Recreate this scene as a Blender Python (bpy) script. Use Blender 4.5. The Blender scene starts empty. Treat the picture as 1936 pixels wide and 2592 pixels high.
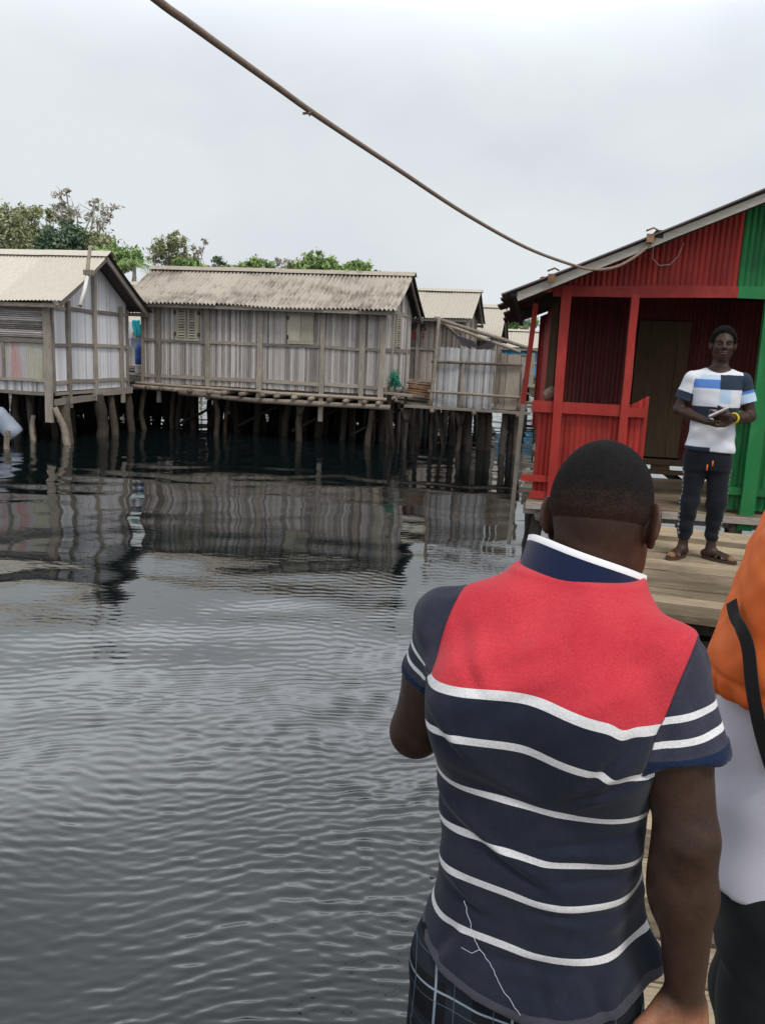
import bpy, math, random
import numpy as np
from mathutils import Vector, Matrix
random.seed(7); rng=np.random.default_rng(7)
S=bpy.context.scene; COL=S.collection
R=math.radians
# ------------------------------------------------------------------ camera
FPX=2097.; PITCH=11.; ROLL=2.5; CZ=2.2
cam=bpy.data.cameras.new('camera'); co=bpy.data.objects.new('camera',cam); COL.objects.link(co)
cam.sensor_fit='AUTO'; cam.sensor_width=36; cam.lens=36*FPX/2592; cam.clip_start=.05; cam.clip_end=3000
co.matrix_world=Matrix.Translation((0,0,CZ))@Matrix.Rotation(R(90-PITCH),4,'X')@Matrix.Rotation(R(ROLL),4,'Z')
S.camera=co
S.view_settings.view_transform='Standard'; S.view_settings.look='None'; S.view_settings.exposure=0; S.view_settings.gamma=1
# ------------------------------------------------------------------ object helpers
def link(o,parent=None):
    COL.objects.link(o)
    if parent is not None: o.parent=parent
    return o
def tag(o,label,cat=None,group=None,kind=None):
    if label: o['label']=label
    if cat: o['category']=cat
    if group: o['group']=group
    if kind: o['kind']=kind
    return o
def thing(name,label,cat,loc=(0,0,0),rz=0,group=None):
    o=bpy.data.objects.new(name,None); o.empty_display_size=.2
    o.location=loc; o.rotation_euler=(0,0,rz); link(o); return tag(o,label,cat,group)
class MB:
    def __init__(s): s.v=[];s.f=[];s.r=[];s.sm=[]
    def add(s,vs,fs,r=None,smooth=False):
        b=len(s.v); rr=random.random() if r is None else r
        s.v+= [tuple(p) for p in vs]; s.f+=[tuple(i+b for i in f) for f in fs]
        s.r+= ([rr]*len(vs) if not hasattr(rr,'__len__') else list(rr)); s.sm+=[smooth]*len(fs)
    def box(s,c,d,rz=0,r=None):
        cx,cy,cz=c; a,b,h=d[0]/2,d[1]/2,d[2]/2; C,Sn=math.cos(rz),math.sin(rz); vs=[]
        for z in(-h,h):
            for x,y in((-a,-b),(a,-b),(a,b),(-a,b)): vs.append((cx+x*C-y*Sn,cy+x*Sn+y*C,cz+z))
        s.add(vs,[(3,2,1,0),(4,5,6,7),(0,1,5,4),(1,2,6,5),(2,3,7,6),(3,0,4,7)],r)
    def beam(s,p0,p1,w,h,up=(0,0,1),jit=.004,seg=None,r=None):
        p0=Vector(p0);p1=Vector(p1);d=(p1-p0);L=d.length;d.normalize()
        up=Vector(up)
        if abs(d.dot(up))>.95: up=Vector((0,1,0))
        sx=d.cross(up).normalized(); uz=sx.cross(d).normalized()
        n=seg or max(2,min(10,int(L/.35))); vs=[];fs=[]
        for i in range(n+1):
            c=p0+d*(L*i/n)+sx*random.uniform(-jit,jit)+uz*random.uniform(-jit,jit)
            ww=w/2*(1+random.uniform(-.08,.08)); hh=h/2*(1+random.uniform(-.08,.08))
            for a,b in((-1,-1),(1,-1),(1,1),(-1,1)): vs.append(c+sx*a*ww+uz*b*hh)
            if i:
                o=4*i-4
                for k in range(4): fs.append((o+k,o+(k+1)%4,o+4+(k+1)%4,o+4+k))
        fs.append((3,2,1,0)); o=4*n; fs.append((o,o+1,o+2,o+3)); s.add(vs,fs,r)
    def tube(s,pts,rad,n=8,r=None,jit=0,caps=True,smooth=True):
        pts=[Vector(p) for p in pts]
        if not hasattr(rad,'__len__'): rad=[rad]*len(pts)
        vs=[];fs=[];prev=None
        for i,p in enumerate(pts):
            d=(pts[min(i+1,len(pts)-1)]-pts[max(i-1,0)]).normalized()
            if prev is None:
                a=Vector((1,0,0)) if abs(d.x)<.8 else Vector((0,1,0)); x=d.cross(a).normalized()
            else: x=(prev-d*prev.dot(d)).normalized()
            prev=x; y=d.cross(x)
            for k in range(n):
                t=2*math.pi*k/n; q=rad[i]*(1+random.uniform(-jit,jit)); vs.append(p+x*math.cos(t)*q+y*math.sin(t)*q)
            if i:
                o=n*(i-1)
                for k in range(n): fs.append((o+k,o+(k+1)%n,o+n+(k+1)%n,o+n+k))
        if caps: fs.append(tuple(range(n-1,-1,-1))); o=n*(len(pts)-1); fs.append(tuple(range(o,o+n)))
        s.add(vs,fs,r,smooth)
    def pole(s,p0,p1,r0,r1=None,crook=.03,n=8,seg=6,r=None):
        p0=Vector(p0);p1=Vector(p1);r1=r0*.85 if r1 is None else r1; pts=[];rr=[]
        ox=oy=0
        for i in range(seg+1):
            t=i/seg
            if 0<i<seg: ox+=random.uniform(-crook,crook); oy+=random.uniform(-crook,crook)
            k=math.sin(math.pi*t); pts.append(p0.lerp(p1,t)+Vector((ox*k,oy*k,0))); rr.append((r0+(r1-r0)*t)*random.uniform(.92,1.1))
        s.tube(pts,rr,n,r,jit=.07)
    def panel(s,o,u,L,z0,z1,nrm,pitch=.05,amp=.012,seg=4,rows=1,rn=None,ragged=0):
        """vertical ribs: o origin, u unit direction along the wall; z0,z1 constants or functions of distance"""
        o=Vector(o);u=Vector(u).normalized();nrm=Vector(nrm); n=max(1,round(L/pitch)); p=L/n
        f0=z0 if callable(z0) else (lambda a:z0); f1=z1 if callable(z1) else (lambda a:z1)
        for i in range(n):
            vs=[];fs=[]; j=random.uniform(0,ragged); j2=random.uniform(0,ragged); a2=amp*random.uniform(.7,1.15)
            for k in range(seg+1):
                t=k/seg; a=(i+t)*p; h=a2*math.sin(math.pi*t)
                for q in range(rows+1):
                    zz=(f0(a)-j)+(f1(a)+j2-f0(a)+j)*q/rows
                    b=o+u*a+nrm*h; vs.append((b.x,b.y,zz))
            m=rows+1
            for k in range(seg):
                for q in range(rows): fs.append((k*m+q,(k+1)*m+q,(k+1)*m+q+1,k*m+q+1))
            s.add(vs,fs,random.random() if rn is None else rn,True)
    def roof(s,a0,a1,b0,b1,pitch=.1,amp=.02,rows=6,sag=.04,sheet=.85,ragged=.05,lap=None):
        """a: ridge ends, b: eave ends"""
        a0,a1,b0,b1=map(Vector,(a0,a1,b0,b1)); L=(a1-a0).length; nw=max(1,round(L/pitch)); per=6
        nrm=(a1-a0).cross(b0-a0).normalized()
        if nrm.z<0: nrm=-nrm
        ns=max(1,round(L/sheet)); cols=nw*per
        jo=[random.uniform(-ragged,ragged) for _ in range(ns)]; rs=[random.random() for _ in range(ns)]; hz=[random.uniform(-.006,.006) for _ in range(ns)]
        for si in range(ns):
            c0=cols*si//ns; c1=cols*(si+1)//ns+ (2 if si<ns-1 else 0); c1=min(c1,cols); vs=[];fs=[]; m=rows+1
            for c in range(c0,c1+1):
                t=c/cols; A=a0.lerp(a1,t); B=b0.lerp(b1,t)+(b0-a0).normalized()*jo[si]
                for q in range(m):
                    w=q/rows; p=A.lerp(B,w); p=p+nrm*(amp*math.sin(2*math.pi*t*nw)+hz[si]+.004*(si%2))
                    p.z-=sag*math.sin(math.pi*w)*.6+sag*.5*math.sin(t*9+w*2)*w; vs.append(p)
            k=c1-c0
            for c in range(k):
                for q in range(rows): fs.append((c*m+q,(c+1)*m+q,(c+1)*m+q+1,c*m+q+1))
            s.add(vs,fs,rs[si],True)
    def build(s,name,mat,parent=None,label=None):
        me=bpy.data.meshes.new(name); me.from_pydata(s.v,[],s.f); me.update()
        a=me.attributes.new('rnd','FLOAT','POINT'); a.data.foreach_set('value',np.array(s.r,dtype=np.float32))
        me.polygons.foreach_set('use_smooth',s.sm); me.materials.append(mat)
        o=bpy.data.objects.new(name,me); link(o,parent)
        if label: o['label']=label
        return o
# ------------------------------------------------------------------ material helpers
class NT:
    def __init__(s,name):
        s.m=bpy.data.materials.new(name); s.m.use_nodes=True; s.t=s.m.node_tree; s.b=s.t.nodes['Principled BSDF']
    def n(s,typ,props=None,**ins):
        nd=s.t.nodes.new(typ)
        for k,v in (props or {}).items(): setattr(nd,k,v)
        for k,v in ins.items():
            key=int(k[1:]) if k[0]=='_' else k.replace('_',' ')
            s.set(nd.inputs[key],v)
        return nd
    def set(s,sock,v):
        if isinstance(v,bpy.types.NodeSocket): s.t.links.new(v,sock)
        else:
            if hasattr(sock.default_value,'__len__') and hasattr(v,'__len__') and len(v)==3 and len(sock.default_value)==4: v=(*v,1)
            sock.default_value=v
    def coord(s,scale=(1,1,1),rot=(0,0,0)):
        tc=s.n('ShaderNodeTexCoord'); mp=s.n('ShaderNodeMapping',Vector=tc.outputs['Object'],Scale=scale,Rotation=rot); return mp.outputs[0]
    def noise(s,scale,detail=4,stretch=(1,1,1),rough=.55,dist=0,rot=(0,0,0),vec=None):
        return s.n('ShaderNodeTexNoise',Vector=vec or s.coord(stretch,rot),Scale=scale,Detail=detail,Roughness=rough,Distortion=dist).outputs['Fac']
    def ramp(s,fac,stops):
        nd=s.n('ShaderNodeValToRGB',Fac=fac); e=nd.color_ramp.elements
        while len(e)<len(stops): e.new(.5)
        for el,(p,c) in zip(e,stops): el.position=p; el.color=(*c,1) if hasattr(c,'__len__') else (c,c,c,1)
        return nd.outputs['Color']
    def mix(s,fac,a,b,typ='MIX'):
        nd=s.n('ShaderNodeMix',{'data_type':'RGBA','blend_type':typ}); s.set(nd.inputs[0],fac); s.set(nd.inputs[6],a); s.set(nd.inputs[7],b); return nd.outputs[2]
    def math(s,op,a,b=0,c=0):
        nd=s.n('ShaderNodeMath',{'operation':op}); s.set(nd.inputs[0],a); s.set(nd.inputs[1],b); s.set(nd.inputs[2],c); return nd.outputs[0]
    def attr(s,name,out='Fac'): return s.n('ShaderNodeAttribute',{'attribute_name':name}).outputs[out]
    def bump(s,h,strength=.5,dist=.01,prev=None):
        nd=s.n('ShaderNodeBump',Height=h,Strength=strength,Distance=dist)
        if prev: s.set(nd.inputs['Normal'],prev)
        return nd.outputs[0]
    def out(s,color=None,rough=None,normal=None,spec=None,**k):
        if color is not None: s.set(s.b.inputs['Base Color'],color)
        if rough is not None: s.set(s.b.inputs['Roughness'],rough)
        if normal is not None: s.set(s.b.inputs['Normal'],normal)
        if spec is not None: s.set(s.b.inputs['Specular IOR Level'],spec)
        for a,v in k.items(): s.set(s.b.inputs[a.replace('_',' ')],v)
        return s.m
def wood(name,dark,light,stretch=(1,1,1),scale=14,rough=.85,bump=.4,var=.35,crack=False):
    N=NT(name); g=N.noise(scale,6,stretch,.65,.6); b=N.noise(2.2,3)
    f=N.math('ADD',N.math('MULTIPLY',g,.75),N.math('MULTIPLY',b,.3))
    f=N.math('ADD',f,N.math('MULTIPLY',N.math('SUBTRACT',N.attr('rnd'),.5),var))
    c=N.ramp(f,[(.25,dark),(.55,tuple((a+b)/2 for a,b in zip(dark,light))),(.8,light)])
    if crack:
        k=N.ramp(N.noise(9,4,(.35,7,7),.6),[(.30,.25),(.38,1)]); c=N.mix(.85,c,k,'MULTIPLY'); c=N.mix(N.ramp(N.noise(1.4,5,rough=.7),[(.5,0),(.72,.55)]),c,(.075,.06,.045)); g=N.math('ADD',N.math('MULTIPLY',g,.5),k)
    return N.out(c,rough,N.bump(g,bump,.008),.2)
def cane(name,cols,streak=.5,sc=10):
    N=NT(name); r=N.attr('rnd'); g=N.noise(sc,5,(3,3,.35),.7); b=N.noise(.9,4,(1,1,.6)); 
    f=N.math('ADD',N.math('MULTIPLY',r,.62),N.math('MULTIPLY',g,streak)); f=N.math('ADD',f,N.math('MULTIPLY',N.math('SUBTRACT',b,.5),.35))
    c=N.ramp(f,cols); fine=N.noise(60,3,(3,3,.2)); c=N.mix(.35,c,N.ramp(fine,[(.3,.35),(.7,1)]),'MULTIPLY')
    return N.out(c,.85,N.bump(g,.3,.006),.15)
def roofmat(name,base,stain,amt,rust=None,rscale=.55,lo=.52):
    N=NT(name); r=N.attr('rnd'); n1=N.noise(rscale,6,(1,1.6,1),.72,.3); n2=N.noise(7,5,(1.6,.22,.22),.7)
    k=N.math('MULTIPLY',N.ramp(N.math('ADD',N.math('MULTIPLY',n1,.6),N.math('MULTIPLY',n2,.4)),[(lo,0),(lo+.13,1)]),amt)
    c=N.mix(N.math('MULTIPLY',r,.55),base,tuple(x*.8 for x in base)); c=N.mix(k,c,stain)
    if rust: c=N.mix(N.ramp(N.noise(1.5,5,(1,1,1),.7),[(.58,0),(.68,.8)]),c,rust)
    c=N.mix(.3,c,N.ramp(N.noise(25,4,(2,.3,.3)),[(.3,.55),(.65,1)]),'MULTIPLY')
    return N.out(c,.7,N.bump(n2,.15,.01),.25)
def paint(name,col,dark,rough=.55):
    N=NT(name); n=N.noise(5,5,(1,1,.3),.65); g=N.noise(30,5,(3,3,.3),.7); r=N.attr('rnd')
    f=N.math('ADD',N.math('MULTIPLY',n,.6),N.math('MULTIPLY',r,.35)); c=N.mix(N.ramp(f,[(.25,1),(.75,0)]),col,dark)
    c=N.mix(N.ramp(N.noise(2.6,6,(1,1,.5),.75),[(.5,0),(.72,.45)]),c,tuple(min(1,x*1.25+.045) for x in col))
    c=N.mix(N.ramp(N.math('ADD',N.math('MULTIPLY',g,.6),N.math('MULTIPLY',N.noise(1.7,4),.4)),[(.57,0),(.70,.65)]),c,(.17,.12,.09))
    return N.out(c,rough,N.bump(g,.35,.006),.3)
def cloth(name,col,var=.15,weave=900,rough=.9):
    N=NT(name); n=N.noise(7,4); w=N.noise(weave,2); c=N.mix(N.ramp(n,[(.3,0),(.7,var)]),col,tuple(min(1,x*1.5+.01) for x in col))
    return N.out(c,rough,N.bump(w,.12,.001),.1,Sheen_Weight=.15)
def plain(name,col,rough=.5,spec=.4,nvar=.2,nscale=6):
    N=NT(name); c=N.mix(N.ramp(N.noise(nscale,4),[(.35,0),(.7,nvar*2)]),col,tuple(x*.55 for x in col)); return N.out(c,rough,None,spec)
W={}
W['plank']=wood('deck_plank',(.10,.075,.05),(.40,.32,.22),(.6,6,6),9,bump=.6,var=.55,crack=True)
W['darkplank']=wood('old_plank',(.12,.09,.06),(.52,.41,.28),(.6,6,6),9,bump=.6,var=.5,crack=True)
W['post']=wood('grey_post',(.12,.10,.085),(.44,.385,.325),(5,5,.6),10)
W['rail']=wood('grey_rail',(.12,.10,.085),(.42,.365,.315),(.7,5,5),10)
W['log']=wood('log_bark',(.09,.07,.055),(.38,.32,.26),(2,2,1),12)
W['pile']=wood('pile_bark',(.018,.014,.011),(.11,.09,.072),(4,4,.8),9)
W['darkpile']=wood('dark_pile',(.012,.01,.008),(.06,.05,.042),(4,4,.8),9)  # same wood pattern as pile_bark in a darker tone
W['stick']=wood('red_stick',(.12,.06,.035),(.42,.26,.16),(2,2,2),8)
W['board']=wood('board_wood',(.12,.10,.08),(.38,.33,.27),(6,6,.5),8,var=.5)
W['brown']=wood('brown_door',(.07,.045,.028),(.17,.115,.07),(8,8,.5),8)
W['pale']=wood('pale_fascia',(.36,.33,.29),(.62,.58,.52),(.5,5,5),9)
W['bamboo']=wood('bamboo_pole',(.22,.18,.13),(.5,.44,.35),(2,2,2),9)
W['cane2']=cane('grey_cane',[(.12,(.12,.10,.095)),(.35,(.32,.285,.27)),(.6,(.49,.45,.425)),(.9,(.64,.61,.60))])
W['cane3']=cane('brown_cane',[(.15,(.11,.085,.075)),(.5,(.28,.23,.20)),(.9,(.44,.38,.335))])
W['canew']=cane('white_cane',[(.1,(.55,.54,.55)),(.4,(.74,.73,.76)),(.9,(.84,.83,.86))],.3)
W['canem']=cane('silver_cane',[(.15,(.16,.15,.145)),(.45,(.42,.415,.42)),(.9,(.62,.62,.63))])
N=NT('faded_pink_panel'); r=N.attr('rnd'); c=N.ramp(N.math('ADD',N.math('MULTIPLY',r,.10),N.math('MULTIPLY',N.noise(1.1,2,(2.2,1.5,.3)),1.0)),[(.25,(.40,.36,.37)),(.42,(.46,.27,.25)),(.55,(.44,.42,.46)),(.68,(.42,.41,.30)),(.8,(.36,.30,.28))])
c=N.mix(.4,c,N.ramp(N.noise(30,4,(2,2,.3)),[(.3,.45),(.7,1)]),'MULTIPLY'); W['pink']=N.out(c,.85)
W['slat']=wood('bamboo_slats',(.13,.11,.10),(.56,.52,.50),(.5,4,6),7,var=.6)
W['roof1']=roofmat('cream_roof',(.64,.59,.51),(.40,.36,.29),.35,lo=.6)
W['roof2']=roofmat('stained_roof',(.49,.44,.375),(.13,.10,.08),.85,rscale=.75,lo=.475)
W['roof3']=roofmat('cream_roof_b',(.54,.495,.42),(.34,.29,.22),.4,lo=.58)
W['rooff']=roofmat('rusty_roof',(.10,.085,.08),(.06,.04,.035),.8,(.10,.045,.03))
W['ridge']=roofmat('ridge_metal',(.44,.38,.31),(.17,.13,.10),.8,rscale=1.5)
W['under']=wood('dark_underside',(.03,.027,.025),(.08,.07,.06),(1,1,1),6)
W['red']=paint('red_paint',(.42,.034,.025),(.22,.018,.014))
W['redin']=paint('shaded_red_paint',(.15,.016,.014),(.07,.009,.008))  # red paint darkened, the porch interior's shade put into the colour
W['green']=paint('green_paint',(.015,.20,.055),(.008,.10,.03))
W['blue']=paint('blue_paint',(.05,.36,.62),(.03,.22,.42))
W['window']=wood('pale_shutter',(.24,.21,.16),(.48,.44,.36),(5,5,.6),9)
W['iron']=plain('rusty_iron',(.05,.035,.03),.7)
W['white']=plain('white_plastic',(.72,.70,.64),.5)
W['bluepl']=plain('blue_plastic',(.03,.07,.28),.4)
W['greypl']=plain('bluegrey_plastic',(.30,.34,.42),.45)
W['shore']=wood('shore_mud',(.02,.022,.012),(.07,.07,.04),(1,1,1),.6)
# ------------------------------------------------------------------ world and sun
wd=bpy.data.worlds.new('World'); S.world=wd; wd.use_nodes=True; t=wd.node_tree
bg=t.nodes['Background']; bg.inputs['Strength'].default_value=.1
sky=t.nodes.new('ShaderNodeTexSky'); sky.sky_type='NISHITA'; sky.sun_disc=False
SE,SAZ=R(58),R(150)      # sun elevation, compass azimuth measured from +Y to +X
sky.sun_elevation=SE; sky.sun_rotation=SAZ; sky.dust_density=6; sky.air_density=1.5
tc=t.nodes.new('ShaderNodeTexCoord'); mp=t.nodes.new('ShaderNodeMapping'); mp.inputs['Scale'].default_value=(1,1,1.9); mp.inputs['Location'].default_value=(.31,.2,.13)
t.links.new(tc.outputs['Generated'],mp.inputs[0])
nz=t.nodes.new('ShaderNodeTexNoise'); nz.inputs['Scale'].default_value=3.1; nz.inputs['Detail'].default_value=4; nz.inputs['Roughness'].default_value=.45; nz.inputs['Distortion'].default_value=.2
t.links.new(mp.outputs[0],nz.inputs['Vector'])
rp=t.nodes.new('ShaderNodeValToRGB'); t.links.new(nz.outputs['Fac'],rp.inputs[0])
e=rp.color_ramp.elements; e[0].position=.33; e[0].color=(.68,.715,.775,1); e[1].position=.6; e[1].color=(.785,.835,.865,1)
ml=t.nodes.new('ShaderNodeVectorMath'); ml.operation='SCALE'; ml.inputs['Scale'].default_value=10.; t.links.new(rp.outputs[0],ml.inputs[0])
sx=t.nodes.new('ShaderNodeSeparateXYZ'); t.links.new(tc.outputs['Generated'],sx.inputs[0])
mr=t.nodes.new('ShaderNodeValToRGB'); e=mr.color_ramp.elements; mr.color_ramp.interpolation='B_SPLINE'
while len(e)<7: e.new(.5)
for el,(p,v) in zip(e,((0,.100),(.23,.100),(.345,.104),(.39,.30),(.45,.22),(.57,.095),(1,.085))): el.position=p; el.color=(v,v,v,1)
m2=t.nodes.new('ShaderNodeMath'); m2.operation='MULTIPLY'; m2.inputs[1].default_value=100
t.links.new(sx.outputs[2],mr.inputs[0]); t.links.new(mr.outputs[0],m2.inputs[0]); t.links.new(m2.outputs[0],ml.inputs['Scale'])
mx=t.nodes.new('ShaderNodeMix'); mx.data_type='RGBA'; mx.inputs[0].default_value=.95; t.links.new(sky.outputs[0],mx.inputs[6]); t.links.new(ml.outputs[0],mx.inputs[7])
t.links.new(mx.outputs[2],bg.inputs['Color'])
sl=bpy.data.lights.new('sun','SUN'); sl.energy=1.9; sl.angle=R(14); sl.color=(1,.96,.9); so=bpy.data.objects.new('sun',sl); COL.objects.link(so)
sd=Vector((math.sin(SAZ)*math.cos(SE),math.cos(SAZ)*math.cos(SE),math.sin(SE))); so.rotation_euler=(-sd).to_track_quat('-Z','Y').to_euler(); so.location=(0,0,40)
# ------------------------------------------------------------------ water and shore
def grid_obj(name,vs,fs,mat,kind,label):
    me=bpy.data.meshes.new(name); me.from_pydata(vs,[],fs); me.materials.append(mat)
    o=bpy.data.objects.new(name,me); link(o); return tag(o,label,None,None,kind)
def water():
    # polar sheet of real ripples round the walkway, dense near, coarse far, reaching the horizon
    rr=[.9]
    while rr[-1]<60: rr.append(rr[-1]*1.0034)
    while rr[-1]<1500: rr.append(rr[-1]*1.25)
    rr=np.array(rr); th=np.radians(np.arange(-48,48.01,.125)); A,B=np.meshgrid(rr,th,indexing='ij')
    X=A*np.sin(B); Y=A*np.cos(B); Z=np.zeros_like(X); g=np.random.default_rng(3)
    step=A*.0034
    def lf(X,Y,s,seed):
        q=np.random.default_rng(seed); o=0
        for i in range(7):
            a=q.uniform(0,6.28); k=s*q.uniform(.6,1.8); o=o+np.sin(k*(np.cos(a)*X+np.sin(a)*Y)+q.uniform(0,6.28))
        return o/2.6
    patch=lf(X,Y,.55,11)*.45
    calm=1/(1+np.exp(-((X+.30*Y+.5)*.9+patch*1.6)))          # 0 = calm mirror on the left, 1 = ruffled on the right
    ruf=.16+.84*calm; ruf*=np.clip(.82+.3*lf(X,Y,1.3,5),.25,1.4)
    wx=X+.06*lf(X,Y,3,8); wy=Y+.06*lf(X,Y,3,9)
    for i in range(110):
        lam=.034*(3.4**(g.random()**1.15)); k=2*np.pi/lam; a=R(95)+g.normal(0,.22); ph=g.uniform(0,6.28)
        amp=(.0035 if lam<.1 else .0026)*lam*g.uniform(.5,1.3)
        fade=np.clip((lam/step-2.5)/2.5,0,1)
        Z+=fade*ruf*amp*np.sin(k*(np.cos(a)*wx+np.sin(a)*wy)+ph)
    for i in range(26):
        lam=g.uniform(.6,2.2); k=2*np.pi/lam; a=R(85)+g.normal(0,.55)
        fade=np.clip((lam/step-2.2)/2.5,0,1)
        Z+=fade*(.45+.55*(1-calm))*.0019*lam**.9*np.sin(k*(np.cos(a)*wx+np.sin(a)*wy)+g.uniform(0,6.28))*.55
    n,m=X.shape; vs=np.stack([X,Y,Z],-1).reshape(-1,3); ii=np.arange(n*m).reshape(n,m)
    q=np.stack([ii[:-1,:-1],ii[:-1,1:],ii[1:,1:],ii[1:,:-1]],-1).reshape(-1,4)[:,::-1]
    me=bpy.data.meshes.new('water'); me.vertices.add(len(vs)); me.vertices.foreach_set('co',vs.ravel().astype(np.float32))
    me.loops.add(q.size); me.loops.foreach_set('vertex_index',q.ravel().astype(np.int32)); me.polygons.add(len(q))
    me.polygons.foreach_set('loop_start',np.arange(0,q.size,4,dtype=np.int32)); me.polygons.foreach_set('loop_total',np.full(len(q),4,dtype=np.int32))
    me.update(); me.polygons.foreach_set('use_smooth',np.ones(len(q),bool))
    N=NT('dark_lagoon_water')
    h=N.noise(1,3,(4,11,1),.55,.4,(0,0,R(6))); 
    nb=N.bump(h,.05,.02)
    m_=N.out((.004,.0075,.008),.02,nb,.5,IOR=1.85); me.materials.append(m_)
    o=bpy.data.objects.new('water',me); link(o); tag(o,None,None,None,'structure')
    # plain far part behind and beside the rippled fan
    mb=MB(); L=1500; s_=0
    mb.add([(-L,-L,-.06),(L,-L,-.06),(L,L,-.06),(-L,L,-.06)],[(0,1,2,3)]); b=mb.build('water',m_); tag(b,None,None,None,'structure')
water()
mb=MB(); pts=[]
nx=70
for i in range(nx+1):
    x=-130+260*i/nx; y0=47+4*math.sin(i*.9)+2*math.sin(i*2.3)+ (0 if x<0 else x*.25)
    for y,z in((y0,-.3),(y0+2,.25),(y0+8,.6),(y0+400,2)): pts.append((x*(1+(y-y0)*.01),y,z))
fs=[(4*i+k,4*i+4+k,4*i+5+k,4*i+1+k) for i in range(nx) for k in range(3)]
mb.add(pts,fs,.5); tag(mb.build('shore',W['shore']),None,None,None,'structure')
# ------------------------------------------------------------------ layout helper: surveyed point on a plane y=.. or z=..
_M=np.array(co.matrix_world)[:3,:3]
def at(u,v,y=None,z=None):
    d=_M@np.array([(u-968)/FPX,-(v-1296)/FPX,-1]); t=(y/d[1]) if y is not None else (z-CZ)/d[2]
    return Vector((0,0,CZ))+Vector(d)*float(t)
TH=R(11.5)
def piles(root,spots,ztop,mat,name='pile',r=(.06,.10),lean=.18,zb=-.5):
    for (x,y) in spots:
        m=MB(); q=random.uniform(*r); m.pole((x+random.uniform(-lean,lean),y+random.uniform(-lean,lean),zb),(x,y,ztop),q*1.05,q*.9,.03,9,7); m.build(name,mat,root)
def gridspots(L,D,nx,ny,j=.25):
    return [(L*(i+.5)/nx+random.uniform(-j,j),D*(k+.5)/ny+random.uniform(-j,j)) for i in range(nx) for k in range(ny)]
def shell(root,L,D,zf,zw,zr,wmat,pitch=.05,amp=.012,front=True,right=True):
    """cane walls; local x along the front, y into the depth"""
    gab=lambda a: zw+(zr-zw)*(1-abs(a-D/2)/(D/2))
    if front: m=MB(); m.panel((0,0,0),(1,0,0),L,zf,zw,(0,-1,0),pitch,amp,ragged=.015); m.build('wall',wmat,root)
    if right: m=MB(); m.panel((L,0,0),(0,1,0),D,zf,gab,(1,0,0),pitch,amp); m.build('wall',wmat,root)
    m=MB(); m.panel((0,D,0),(1,0,0),L,zf,zw,(0,1,0),pitch*2,amp,3); m.build('wall',wmat,root)
    m=MB(); m.panel((0,0,0),(0,1,0),D,zf,gab,(-1,0,0),pitch*2,amp,3); m.build('wall',wmat,root)
    m=MB(); m.box((L/2,D/2+2.4,zf-.04),(L-.06,D+4.8,.06)); m.build('floor',W['under'],root)  # floor runs on past the back wall, added to block sky-bright water
def gable_roof(root,L,D,zw,zr,mat,ovf=.35,ovl=.4,ovr=.4,pitch=.1,amp=.02,sag=.05,ridge=True,back=True,dz=.06,sheet=.85):
    s=(zr-zw)/(D/2); ze=zw-s*ovf+dz; zr2=zr+dz
    m=MB(); m.roof((-ovl,D/2,zr2),(L+ovr,D/2,zr2),(-ovl,-ovf,ze),(L+ovr,-ovf,ze),pitch,amp,sag=sag,sheet=sheet); rf=m.build('roof',mat,root)
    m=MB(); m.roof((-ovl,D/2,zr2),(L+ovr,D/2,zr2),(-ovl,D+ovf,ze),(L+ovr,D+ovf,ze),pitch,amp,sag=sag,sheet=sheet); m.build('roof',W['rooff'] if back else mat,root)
    if ridge:
        m=MB(); n=int(L/1.6)+1; x=-ovl; st=(L+ovl+ovr)/n
        for i in range(n):
            h=random.uniform(0,.02)
            for sg in(-1,1):
                m.add([(x-.04,D/2,zr2+.05+h),(x+st+.04,D/2,zr2+.05+h),(x+st+.04,D/2+sg*.2,zr2+.04+h-s*.2),(x-.04,D/2+sg*.2,zr2+.04+h-s*.2)],[(0,1,2,3) if sg<0 else (3,2,1,0)])
            x+=st
        m.build('ridge_cap',W['ridge'] if mat is W['roof2'] else mat,root)
    m=MB()
    for w,z in((-ovf+.1,ze-.02),(D/2,zr2-.1),(D+ovf-.1,ze-.02)): m.beam((-ovl+.05,w,z-.03),(L+ovr-.05,w,z-.03),.07,.08)
    m.build('purlin',W['rail'],root)
    for x in(L+ovr-.1,-ovl+.1):
        for sg in(-1,1):
            m=MB(); m.beam((x,D/2,zr2-.1),(x,D/2+sg*(D/2+ovf-.03),ze-.08),.05,.1); m.build('rafter',W['rail'],root)
def post(root,x,y,z0,z1,w=.1,d=.06,mat='post',lean=.02,name='post'):
    m=MB(); m.beam((x+random.uniform(-lean,lean),y,z0),(x,y,z1),w,d,(0,1,0),.006); return m.build(name,W[mat],root)
def rail(root,a,b,h=.09,d=.05,mat='rail',name='rail'):
    m=MB(); m.beam(a,b,d,h,(0,0,1),.006); return m.build(name,W[mat],root)
# ------------------------------------------------------------------ long cane house in the middle
o2=(-5.98,20.6)
h=thing('stilt_house','long weathered grey cane stilt house with a stained corrugated roof and two shuttered windows','stilt house',(*o2,0),-TH)
L,D=5.98,3.3
shell(h,L,D,1.2,3.2,4.0,W['cane2'],.05,.02)
gable_roof(h,L,D,3.2,4.0,W['roof2'],.36,.6,.32,.1,.028,sag=.06)
for x,b in((.40,.72),(1.66,.86),(3.0,.98),(4.52,.5),(5.47,.95),(5.95,.95)): post(h,x,-.045,b,3.16,.1+.03*random.random(),.05)
post(h,-.02,-.03,1.1,3.15,.07)
for z in(1.36,2.22): 
    for a,b in((0,1.6),(1.72,2.94),(3.06,4.46),(4.58,5.41),(5.53,5.9)): rail(h,(a,-.03,z+random.uniform(-.02,.02)),(b,-.03,z+random.uniform(-.02,.02)),.085 if z<2 else .065,.03)
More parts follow.
